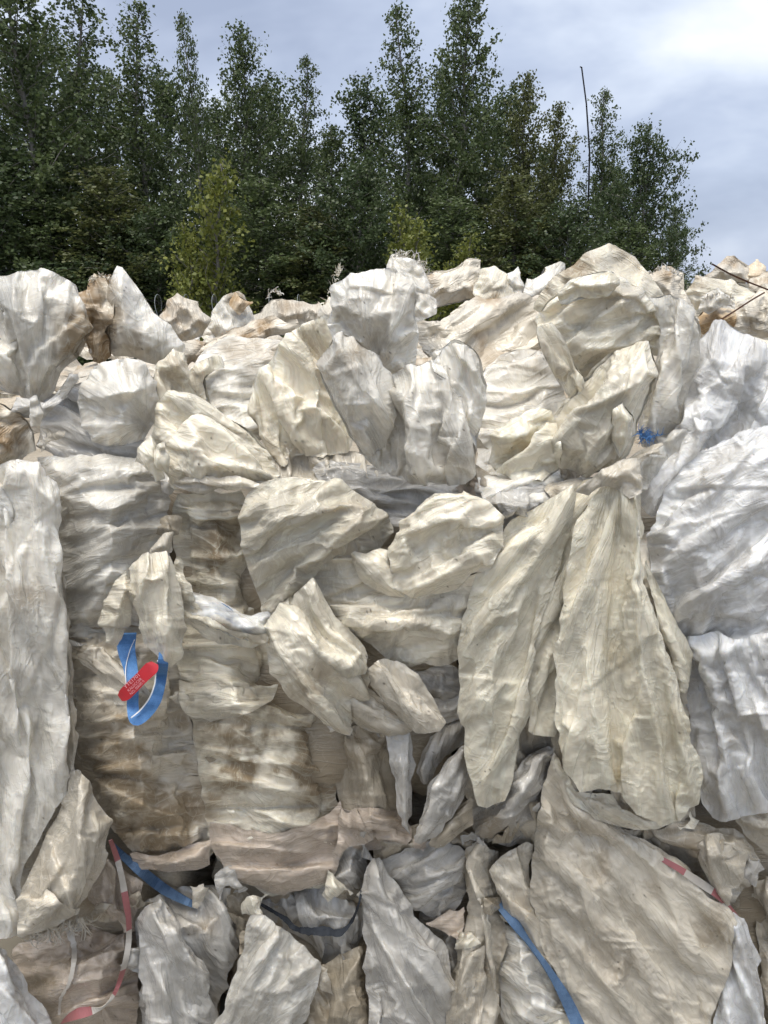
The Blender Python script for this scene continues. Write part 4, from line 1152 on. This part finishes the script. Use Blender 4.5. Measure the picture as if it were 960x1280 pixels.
film('film_strip', "578,1080 584,1056 606,1052 626,1070 622,1110 634,1150 630,1220 620,1310 556,1310 560,1230 564,1190 580,1150 576,1110", 0.12, 'beige', T=44, R=22, K=8, folds=[(86, 11, 20)],
     ridges=[("600,1056 606,1120 612,1200 610,1300", 12, 9)], label='twisted beige strip hanging upright beside the blue strap', cat='film strip', group=G)
film('film_strip', "560,1250 572,1210 590,1190 606,1180 604,1240 600,1310 560,1310", 0.09, 'beige', T=26, R=12, K=6, folds=[(100, 7, 14)],
     label='short beige strip folded against the foot of the twisted strip', cat='film strip', group=G)
film('film_bulge', "622,1160 640,1140 670,1170 700,1220 716,1262 690,1290 640,1300 624,1260", 0.14, 'white', bale_f, T=50, R=30, K=8, folds=[(20, 6, 22)], label='white film bulge beside the blue strap')
film('film_bundle', "650,1300 664,1272 700,1258 740,1280 750,1320 650,1320", 0.12, 'cream', T=40, R=20, folds=[(-20, 6, 18)],
     label='cream film lump under the lower end of the blue strap', cat='film bundle', group=G)
e = thing('film_sheet', (780, 1290, 0.06), 'big smooth triangular beige sheet, widest on the lower tier, dotted with dirt', 'film sheet')
film('sheet', "664,1056 676,1000 692,936 712,968 744,1010 790,1040 832,1060 872,1098 902,1126 918,1146 914,1200 892,1270 876,1320 752,1320 716,1256 690,1208 674,1170 664,1110", 0.08, 'beige', e, T=24, R=60, K=4, layers=.25,
     folds=[(52, 6, 120)], rimp=3, crea=0.7, cre=0.8, ridges=[("694,950 682,1040 690,1160 720,1250", 10, 14), ("740,1260 800,1200 850,1160", 5, 18)], stains=[(740, 1080, 40, .2), (900, 1170, 30, .3)])
film('side_flap', "612,1090 622,1072 664,1050 668,1110 676,1176 690,1210 660,1180 630,1140", 0.09, 'beige', e, T=30, R=16, K=6, folds=[(60, 6, 26)])
film('film_scrap', "780,1040 820,1030 872,1024 916,1034 944,1060 952,1080 930,1104 912,1140 884,1110 850,1080", 0.12, 'beige', T=40, R=24, K=12, folds=[(20, 9, 26)], crea=1.6, stains=[(880, 1060, 30, .4)],
     label='torn beige scraps bunched above the big triangular sheet', cat='film scrap', group=G)
film('film_scrap', "866,1058 900,1040 934,1064 928,1100 910,1132 890,1112", 0.06, 'beige', T=26, R=14, K=6, folds=[(64, 7, 20)], edge=2.2,
     label='ragged upright beige scrap beside the red tape on the triangular sheet', cat='film scrap', group=G)
film('film_bag', "900,1150 914,1136 934,1152 950,1190 958,1250 956,1320 884,1320 894,1260 910,1210", 0.10, 'cool', T=46, R=26, K=9, folds=[(76, 8, 26)],
     label='cool white film bag beside the lower edge of the triangular sheet', cat='film bag', group=G)
film('film_bulge', "918,1020 970,1012 1030,1020 1030,1076 980,1080 940,1060", 0.10, 'beige', bale_g, T=44, R=24, folds=[(30, 7, 26)])
film('film_bulge', "936,1110 970,1090 1030,1090 1030,1330 950,1330 952,1200", 0.17, 'beige', bale_g, T=50, R=30, folds=[(70, 7, 26)])
film('film_bulge', "690,1000 760,1010 880,1060 930,1120 930,1330 700,1330 640,1150", 0.21, 'brown', bale_g, T=40, R=40, folds=[(40, 7, 40)])
film('film_sheet', "-40,1186 6,1186 24,1206 46,1240 66,1276 76,1320 -40,1320", 0.06, 'cool', T=50, R=34, K=8, folds=[(62, 8, 40)],
     label='cool white film corner beneath the foot of the long drape', cat='film sheet', group=G)

# ================================================================ SCRAPS ON TOP OF THE PILE, BEHIND THE FRONT BUNDLES
G2 = 'scraps on top of the pile'
def scrap(outline, d, mat, label, name='film_scrap', T=26, **k):
    k.setdefault('crea', 2.2); k.setdefault('cre', 2.0); k.setdefault('edge', 2.2); k.setdefault('tilt', (0, 0.4)); k.setdefault('size', 0.6); k.setdefault('h', 2.0); k.setdefault('conform', False)
    return film(name, outline, d, mat, T=T, label=label, cat='film scrap', group=G2, **k)
scrap("198,410 206,382 226,372 246,376 262,398 258,420 232,430 208,428", 0.75, 'earthy', 'tan crumpled film with a hollow, next to the peaked white cone', st0=0.2)
scrap("256,418 264,388 280,374 292,362 306,372 318,392 320,412 296,424 270,428", 0.8, 'white', 'white crumpled scrap with brown upper corner', stains=[(294, 370, 14, 1.0)])
scrap("286,380 292,364 308,370 314,384 300,392", 0.78, 'rust', 'small rust-brown pointed film tip on the white crumpled scrap', st0=0.6, T=14)
scrap("306,404 330,386 352,372 376,376 400,380 412,396 396,412 350,414 316,420", 0.9, 'earthy', 'long tan film roll with frayed top behind the broad translucent sheet')
scrap("232,446 262,424 300,408 340,396 372,400 380,416 340,420 296,434 256,452", 0.52, 'earthy', 'dirt-caked rolled film edge above the thin curved layers', st0=0.6, folds=[(-24, 6, 12)])
scrap("196,452 214,436 236,430 258,424 250,444 226,470 206,472", 0.5, 'earthy', 'small earthy film wad below the dirt-caked roll', st0=0.4)
scrap("394,392 408,376 424,372 424,400 408,412", 0.45, 'earthy', 'small dirty wad tucked behind the rounded head')
scrap("476,340 488,320 512,322 532,340 546,374 544,396 520,400 506,372", 0.35, 'white', 'whitish frayed film tuft behind the rounded head', T=30, folds=[(50, 7, 14)])
scrap("530,352 556,338 586,322 600,326 606,352 590,376 556,386 536,380", 0.85, 'earthy', 'tan stiff sheet standing behind the frayed tuft', folds=[(-30, 5, 20)], st0=0.3)
scrap("592,366 600,338 616,334 634,346 648,366 636,388 604,388", 0.80, 'cream', 'cream scrap with dirty lower edge beside the tan stiff sheet', stains=[(620, 372, 18, .8)])
scrap("624,352 644,330 654,346 660,372 644,388 630,376", 0.82, 'white', 'small upright white scrap between cream scrap and largest bundle')
scrap("650,364 664,344 686,338 702,332 706,344 690,362 680,384 660,392", 0.72, 'white', 'white scrap with torn hole leaning on the largest bundle', folds=[(-40, 7, 14)])
scrap("514,412 530,398 560,404 572,424 556,450 530,446", 0.40, 'earthy', 'dirty crumple in the hollow beside the rounded head')
scrap("516,452 546,444 572,450 560,474 530,476", 0.30, 'earthy', 'dirty film fold low in the hollow beside the rounded head', st0=0.3)
scrap("560,392 600,374 650,370 690,378 688,396 640,392 590,404", 0.62, 'earthy', 'mud-stained film ridge above the brown gathered shoulder', st0=0.5, folds=[(-10, 6, 14)])
scrap("800,372 806,342 830,334 850,344 862,368 872,400 850,404 820,392", 0.45, 'earthy', 'fuzzy tan tuft beside the largest bundle', st0=0.35)
scrap("846,376 868,350 900,346 936,356 950,372 930,390 884,386 860,390", 0.85, 'cream', 'broad tan-edged sheet under the longer rusty wire', folds=[(8, 6, 22)], stains=[(870, 352, 24, .6)])
scrap("872,348 896,332 924,318 932,334 930,352 900,356", 1.0, 'earthy', 'tan folded film crest against the sky', st0=0.35)
scrap("928,346 944,320 958,332 960,356 940,362", 1.05, 'rust', 'small brown film peak beside the tan folded crest', st0=0.5)
scrap("936,352 960,334 1000,326 1010,360 970,372 940,368", 0.95, 'earthy', 'brown-tan film heap beyond the longer rusty wire', st0=0.5)
scrap("870,400 880,376 910,378 930,388 922,410 890,424 872,420", 0.62, 'rust', 'brown-stained crumpled scrap between the two rusty wires', st0=0.4)
scrap("876,378 896,366 916,372 924,386 900,388", 0.58, 'white', 'bright white torn fluff above the brown-stained scrap', T=16)
scrap("906,404 926,378 960,352 1010,360 1010,420 960,430 920,424", 0.60, 'earthy', 'big cream crumpled heap crossed by the shorter rusty wire', T=40, st0=0.15)
scrap("880,424 904,412 940,424 1000,410 1010,450 950,452 910,434", 0.42, 'cream', 'cream film fold directly above the draped cool white sheet', T=36)
scrap("700,352 724,336 738,348 724,368 704,374", 0.50, 'white', 'small white tip between torn-hole scrap and largest bundle')
# the rest of the litter: too many alike to tell apart
rs = np.random.RandomState(77)
for i in range(105):
    y = rs.uniform(1.0, 3.8)
    x = rs.uniform(-1, 1) * (0.55 * (y + 1.55) + 0.1)
    z = 1.93 + (0.16 if x > 0.9 else 0.0) + rs.uniform(-0.02, 0.05)
    cx, cy = PX((x, y, z))
    sc_ = 1.55 / (y + 1.55) * 1.15
    n = rs.randint(7, 11)
    a = np.sort(rs.rand(n)) * 2 * math.pi
    r = rs.uniform(24, 74, n) * sc_
    pts = np.stack([cx + r * 1.25 * np.cos(a), cy - 8 * sc_ + 0.55 * r * np.sin(a)], -1)
    scrap(pts, y, ('earthy', 'cream', 'white', 'earthy', 'beige')[i % 5], 'crumpled dirty film litter strewn over the bales behind the front bundles', name='film_wad', T=28 * sc_, h=2.2,
          st0=rs.uniform(0, 0.4), size=0.5, K=9)

lay_all()

def surf(px, py, off):
    """depth of the film surface of the pile front at a photo pixel, less a clearance"""
    return bilin(SURF, (np.asarray(py, float) - RY0) / RH, (np.asarray(px, float) - RX0) / RH) - off
SURF = -blur(maxf(-RELIEF, 3), 6)
# ---------------------------------------------------------------- frayed fringes, fibres
def fringe(name, root, d, n, length, direc, mat, parent=None, width=2.2, curl=0.6, seed=1, spread=0.35, **tags):
    """a torn edge: narrow curling film ribbons growing out of a root line"""
    rs = np.random.RandomState(seed)
    pl = poly(root)
    V, Q, o = [], [], 0
    for i in range(n):
        t = rs.rand() * (len(pl) - 1)
        k = int(t); p = pl[k] + (pl[min(k + 1, len(pl) - 1)] - pl[k]) * (t - k)
        a = math.radians(direc) + rs.randn() * spread
        L = length * rs.uniform(0.4, 1.25); wd = width * rs.uniform(0.4, 1.3)
        dd = d + rs.uniform(-0.02, 0.02)
        cu = rs.randn() * curl; m = 6
        q = p.copy()
        tw = rs.rand() * 3
        for j in range(m + 1):
            f = j / m
            w_ = wd * (1 - 0.75 * f)
            nx_, ny_ = -math.sin(a), math.cos(a)
            mm = mpp(dd, q[1])
            dz = 0.6 * w_ * math.sin(tw + 2 * f) * mm
            V.append(P(q[0] + nx_ * w_ / 2, q[1] + ny_ * w_ / 2, dd + dz)); V.append(P(q[0] - nx_ * w_ / 2, q[1] - ny_ * w_ / 2, dd - dz))
            if j: Q.append((o + 2 * j - 2, o + 2 * j - 1, o + 2 * j + 1, o + 2 * j))
            q = q + np.array([math.cos(a), math.sin(a)]) * L / m
            a += cu * 0.5 + rs.randn() * 0.2
            dd += rs.randn() * 0.004
        o += 2 * (m + 1)
    v = np.array(V)
    r = rs.rand(len(v))
    ob = mesh_from(name, v, np.array(Q), M[mat], parent, True, {'stain': 0.35 * r, 'tone': 0.4 + 0.5 * r, 'speck': 0 * r}, v[:, [0, 2]])
    return tag(ob, **tags)
G3 = 'frayed torn film edges'
fringe('film_fringe', "486,322 512,320 530,336 544,372", 0.33, 46, 12, -60, 'white', seed=3, label='white frayed film fringe curling off the tuft behind the rounded head', cat='fringe', group=G3)
fringe('film_fringe', "404,384 414,366 424,344 426,338", 0.40, 30, 10, -130, 'cream', seed=4, label='ragged pale fringe sticking up beside the rounded head', cat='fringe', group=G3)
fringe('film_fringe', "332,374 340,364 352,370", 0.88, 20, 8, -75, 'white', seed=5, label='small white torn fringe on the long tan roll', cat='fringe', group=G3)
fringe('film_fringe', "112,354 124,346 138,350", 0.26, 34, 8, -80, 'earthy', seed=6, label='muddy frayed fringe on the crest beside the peaked cone', cat='fringe', group=G3)
fringe('film_fringe', "806,344 830,336 850,346", 0.42, 36, 9, -80, 'white', seed=7, label='white frayed fringe along the fuzzy tan tuft', cat='fringe', group=G3)
fringe('film_fringe', "880,376 900,368 918,376", 0.56, 26, 8, -90, 'white', seed=8, label='fine white fluff between the two rusty wires', cat='fringe', group=G3)
fringe('film_fringe', "36,1168 60,1160 86,1150 108,1146", float(surf(70, 1165, 0.02)), 80, 26, 70, 'beige', seed=9, width=3.0, curl=0.8, spread=0.6, label='matted torn fringe hanging over the tan bale front', cat='fringe', group=G3)

# ---------------------------------------------------------------- straps, tapes, wires
def strap_mat(name, c1, c2, scale=900.0):
    m, n, l = new_mat(name)
    geo = n.new('ShaderNodeNewGeometry')
    ck = n.new('ShaderNodeTexVoronoi'); ck.inputs['Scale'].default_value = scale
    l.new(geo.outputs['Position'], ck.inputs['Vector'])
    nz = n.new('ShaderNodeTexNoise'); nz.inputs['Scale'].default_value = 60
    l.new(geo.outputs['Position'], nz.inputs['Vector'])
    mul = n.new('ShaderNodeMath'); mul.operation = 'MULTIPLY_ADD'
    l.new(ck.outputs['Distance'], mul.inputs[0]); mul.inputs[1].default_value = 0.9; l.new(nz.outputs['Fac'], mul.inputs[2])
    rp = n.new('ShaderNodeMapRange'); rp.inputs['From Min'].default_value = 0.5; rp.inputs['From Max'].default_value = 1.3
    l.new(mul.outputs[0], rp.inputs['Value'])
    mx = n.new('ShaderNodeMixRGB'); mx.inputs['Color1'].default_value = (*c1, 1); mx.inputs['Color2'].default_value = (*c2, 1)
    l.new(rp.outputs['Result'], mx.inputs['Fac'])
    pr = n.new('ShaderNodeBsdfPrincipled'); pr.inputs['Roughness'].default_value = 0.6
    l.new(mx.outputs['Color'], pr.inputs['Base Color'])
    b = n.new('ShaderNodeBump'); b.inputs['Strength'].default_value = 0.5; b.inputs['Distance'].default_value = 0.001
    l.new(ck.outputs['Distance'], b.inputs['Height']); l.new(b.outputs['Normal'], pr.inputs['Normal'])
    o = n.new('ShaderNodeOutputMaterial'); l.new(pr.outputs[0], o.inputs['Surface'])
    return m
M['blue'] = strap_mat('blue_webbing', (0.04, 0.14, 0.36), (0.12, 0.29, 0.58))
M['blue_dull'] = strap_mat('blue_webbing_faded', (0.05, 0.10, 0.19), (0.13, 0.22, 0.36))
M['strapwhite'] = simple_mat('white_thread', (0.7, 0.72, 0.72), 0.6, 0.1)
M['red'] = simple_mat('red_tag_plastic', (0.50, 0.025, 0.035), 0.42, 0.25, 40, 0.0, 0.5)
M['tape_red'] = simple_mat('tape_red', (0.36, 0.13, 0.13), 0.42, 0.25, 30, 0.0, 0.5)
M['tape_white'] = simple_mat('tape_white', (0.52, 0.48, 0.42), 0.42, 0.2, 30, 0.0, 0.5)
M['cord'] = simple_mat('dark_cord', (0.035, 0.04, 0.048), 0.75, 0.4, 80, 0.5)
M['rustwire'] = simple_mat('rusty_wire', (0.07, 0.032, 0.018), 0.8, 0.5, 60)
def ribbon(name, path, mat, width, thick=2.0, parent=None, sub=5, bands=None, twist=None, wob=0.0, seed=0, sink=None, off=0.008):
    """path: 'x,y,depth ...' in photo pixels and metres; width in pixels (number or one per point); a flat band of real thickness"""
    rs = np.random.RandomState(seed)
    pts = np.array([[float(c) for c in q.split(',')] for q in path.split()])
    wd = np.broadcast_to(np.asarray(width, float), (len(pts),)).copy()
    tw = np.zeros(len(pts)) if twist is None else np.asarray(twist, float)
    n = len(pts)
    t = np.linspace(0, n - 1, (n - 1) * sub + 1)
    def cr(a):
        k = np.clip(t.astype(int), 0, n - 2); f = t - k
        p0 = a[np.maximum(k - 1, 0)]; p1 = a[k]; p2 = a[k + 1]; p3 = a[np.minimum(k + 2, n - 1)]
        f = f.reshape((-1,) + (1,) * (a.ndim - 1))
        return 0.5 * (2 * p1 + (p2 - p0) * f + (2 * p0 - 5 * p1 + 4 * p2 - p3) * f ** 2 + (3 * p1 - p0 - 3 * p2 + p3) * f ** 3)
    c = cr(pts); w_ = cr(wd); tws = cr(tw)
    if sink is not None:
        # laid on the film, ends tucked under it
        sk = np.interp(np.linspace(0, 1, len(c)), np.linspace(0, 1, len(sink)), sink)
        dd = surf(c[:, 0], c[:, 1], off) + sk
        for _ in range(3): dd[1:-1] = (dd[:-2] + 2 * dd[1:-1] + dd[2:]) / 4
        c = c.copy(); c[:, 2] = dd
    wp = P(c[:, 0], c[:, 1], c[:, 2])
    V, Q = [], []
    for i in range(len(wp)):
        tg = wp[min(i + 1, len(wp) - 1)] - wp[max(i - 1, 0)]
        tg /= np.linalg.norm(tg) + 1e-9
        view = np.array(CAM) - wp[i]; view /= np.linalg.norm(view)
        side = np.cross(tg, view); side /= np.linalg.norm(side) + 1e-9
        nor = np.cross(side, tg)
        ca, sa = math.cos(tws[i]), math.sin(tws[i])
        s2 = side * ca + nor * sa; n2 = nor * ca - side * sa
        m = mpp(c[i, 2], c[i, 1])
        hw = 0.5 * w_[i] * m * (1 + wob * rs.randn()); ht = 0.5 * thick * m
        for sx, sn in ((-1, 1), (1, 1), (1, -1), (-1, -1)):
            V.append(wp[i] + s2 * hw * sx + n2 * ht * sn)
        if i:
            b = 4 * (i - 1)
            for k in range(4):
                Q.append((b + k, b + (k + 1) % 4, b + 4 + (k + 1) % 4, b + 4 + k))
    last = 4 * (len(wp) - 1)
    Q.append((0, 3, 2, 1)); Q.append((last, last + 1, last + 2, last + 3))
    o = mesh_from(name, np.array(V), np.array(Q), mat, parent, False)
    if bands:
        for i in range(len(wp) - 1):
            y = (i + 0.5) / (len(wp) - 1)
            mi = sum(1 for b in bands if y > b) % 2
            for k in range(4): o.data.polygons[4 * i + k].material_index = mi
    return o
# blue strap loop with red tag
e = thing('strap_loop', (165, 905, -0.03), 'blue woven strap loop with red printed tag hanging out of the hood of film', 'strap', 'blue straps')
ribbon('strap', "158,792,0 158,812,0 163,834,0 166,860,0 166,884,0 170,899,0 182,892,0 194,876,0 200,856,0 203,836,0 205,814,0", M['blue'],
       [24, 21, 17, 14, 14, 15, 15, 14, 13, 13, 12], 3, e, 6, sink=[0.05, 0.0, 0, 0, 0, -0.004, -0.012, -0.018, -0.015, -0.004, 0.05], off=0.014)
ribbon('edge_thread', "164,897,0 176,887,0 187,872,0 193,856,0 195,840,0 197,826,0", M['strapwhite'], 1.6, 1.5, e, 6, sink=[-0.008, -0.014, -0.02, -0.02, -0.014, 0.01], off=0.02)
ribbon('edge_thread', "168,800,0 162,814,0 157,836,0 158,860,0", M['strapwhite'], 1.0, 1.0, e, 5, sink=[0.0, 0, 0, 0], off=0.02)
TAGD = float(surf(172, 852, 0.036))
tagp = ribbon('tag', f"151,872,{TAGD + 0.012} 156,868,{TAGD + 0.006} 166,858,{TAGD} 176,848,{TAGD - 0.002} 184,840,{TAGD} 190,834,{TAGD + 0.003} 193,829,{TAGD + 0.01}", M['red'], [9, 16, 17, 16, 17, 17, 9], 3, e, 4)
def text_on(s, px0, px1, d, size_px, parent, mat):
    """small raised lettering along a line between two photo pixels"""
    cu = bpy.data.curves.new('lettering', 'FONT'); cu.body = s; cu.size = 1.0; cu.resolution_u = 2
    cu.materials.append(mat)
    o = bpy.data.objects.new('lettering', cu); col.objects.link(o)
    dg = bpy.context.evaluated_depsgraph_get()
    me = bpy.data.meshes.new_from_object(o.evaluated_get(dg))
    bpy.data.objects.remove(o)
    n = len(me.vertices); co = np.empty(n * 3); me.vertices.foreach_get('co', co); co = co.reshape(-1, 3)
    a = P(*px0, d); b = P(*px1, d)
    xd = b - a; L = np.linalg.norm(xd); xd /= L
    view = np.array(CAM) - a; view /= np.linalg.norm(view)
    yd = np.cross(view, xd); yd /= np.linalg.norm(yd)
    m = mpp(d, px0[1])
    kx = L / max(1e-6, co[:, 0].max()); ky = size_px * m
    v = a + co[:, :1] * kx * xd + co[:, 1:2] * ky * yd
    v = v - np.array(parent.parent.matrix_basis.translation)
    me.vertices.foreach_set('co', v.ravel()); me.update()
    me.materials.clear(); me.materials.append(mat)
    ob = bpy.data.objects.new('lettering', me); col.objects.link(ob); ob.parent = parent
    return ob
M['print'] = simple_mat('pale_print', (0.72, 0.38, 0.40), 0.5, 0.1)
text_on('YTE1701', (157, 861), (175, 845), TAGD - 0.0065, 6.5, tagp, M['print'])
text_on('KAL0CC0R', (161, 865), (178, 849), TAGD - 0.0065, 5.0, tagp, M['print'])
text_on('NO. 00000 0', (164, 869), (181, 852), TAGD - 0.0065, 5.0, tagp, M['print'])
o = ribbon('strap', "238,776,0.03 252,768,0.028 272,760,0.028 296,776,0.03 312,790,0.034", M['blue_dull'], [10, 14, 15, 13, 9], 2, sink=[.06, .03, .024, .03, .06], off=0.0)
o.name = 'strap_band'; tag(o, 'blue strap lying under thin film across the stained bulge', 'strap', 'blue straps')
o = ribbon('strap_band', "140,1056,0.10 156,1072,0.07 180,1092,0.055 206,1112,0.055 232,1126,0.08 250,1134,0.12", M['blue_dull'], [6, 9, 12, 12, 9, 6], 2, twist=[0.3, 0.4, 0.1, 0.0, -0.2, -0.3], sink=[.06, .0, 0, 0, .0, .06])
tag(o, 'slanting faded blue strap over the grey lower film beside barrier tape', 'strap', 'blue straps')
o = ribbon('strap_band', "622,1126,0.10 642,1152,0.045 664,1182,0.035 688,1216,0.03 708,1250,0.02 726,1290,0.02 742,1330,0.03", M['blue_dull'], [12, 13, 8, 9, 14, 17, 17], 2, twist=[0, 0.3, 0.8, 0.3, 0, 0, 0], sink=[.06, 0, 0.004, 0.002, 0, 0, 0])
tag(o, 'long blue strap running down along the edge of the triangular sheet', 'strap', 'blue straps')
fringe('strap_end', "800,540 806,548 826,544", float(surf(812, 546, 0.012)), 110, 13, 0, M['blue'] if False else 'blue', seed=12, width=1.3, curl=0.5, spread=2.0, label='bright blue frayed strap end poking out beside the largest bundle', cat='strap', group='blue straps')
# barrier tape
e = thing('barrier_tape', (150, 1270, 0.05), 'red and white barrier tape hanging down over the tan bale', 'barrier tape', 'barrier tape')
ribbon('tape', "138,1050,0.06 146,1072,0.03 152,1096,0.02 157,1124,0.02 161,1152,0.02 160,1184,0.02 154,1212,0.02 144,1240,0.02 130,1258,0.03 112,1264,0.03 92,1268,0.03 74,1276,0.04",
       [M['tape_red'], M['tape_white']], [5, 7, 7, 8, 7, 7, 7, 5, 4, 10, 13, 8], 0.8, e, 6, bands=[0.10, 0.24, 0.40, 0.545, 0.655, 0.80], twist=[0, .3, .1, 0, .5, .1, .6, .3, 1.1, .2, 0, 0], sink=[.06, 0, 0, 0, 0, 0, 0, 0, 0, 0, 0, .04], off=0.01)
o = ribbon('barrier_tape', "806,1060,0.07 828,1074,0.04 852,1088,0.03 876,1104,0.025 898,1120,0.03 922,1146,0.06", [M['tape_white'], M['tape_red']], [3, 6, 8, 10, 8, 4], 0.8, None, 6, bands=[0.14, 0.44, 0.72], twist=[.2, .1, 0, 0, .2, .4], sink=[.05, .012, .004, .003, .01, .05])
tag(o, 'short faded red and white tape along the upper edge of the triangular sheet', 'barrier tape', 'barrier tape')
# dark cord, string, wires
o = ribbon('cord', "322,1128,0.10 346,1142,0.075 358,1150,0.07 368,1160,0.07 386,1164,0.068 408,1164,0.068 424,1166,0.07 438,1154,0.075 448,1132,0.09 452,1112,0.13", M['cord'], [3, 4, 6, 6, 8, 10, 8, 4, 3, 3], 3, None, 6, wob=0.12, sink=[.04, 0, 0, 0, 0, 0, 0, 0, 0, .04])
tag(o, 'dark grey cord sagging across the ribbed grey film', 'cord')
o = ribbon('string', "84,1160,0.06 92,1180,0.05 92,1204,0.05 86,1230,0.05 76,1248,0.055 74,1268,0.06", M['tape_white'], [5, 6, 5, 4, 3, 2.5], 2, None, 6, wob=0.2, sink=[.03, 0, 0, 0, 0, 0])
tag(o, 'twisted pale film string dangling over the tan bale front', 'string')
for path, lab in (("890,330,0.50 920,346,0.50 965,364,0.48 1010,380,0.48", 'longer rusty wire sticking out over the heap against the sky'),
                  ("892,405,0.40 915,391,0.44 938,376,0.50 955,366,0.60", 'shorter rusty wire slanting across the cream crumpled heap')):
    o = ribbon('wire', path, M['rustwire'], 2.0, 2.0, None, 4)
    tag(o, lab, 'wire', 'rusty wires')
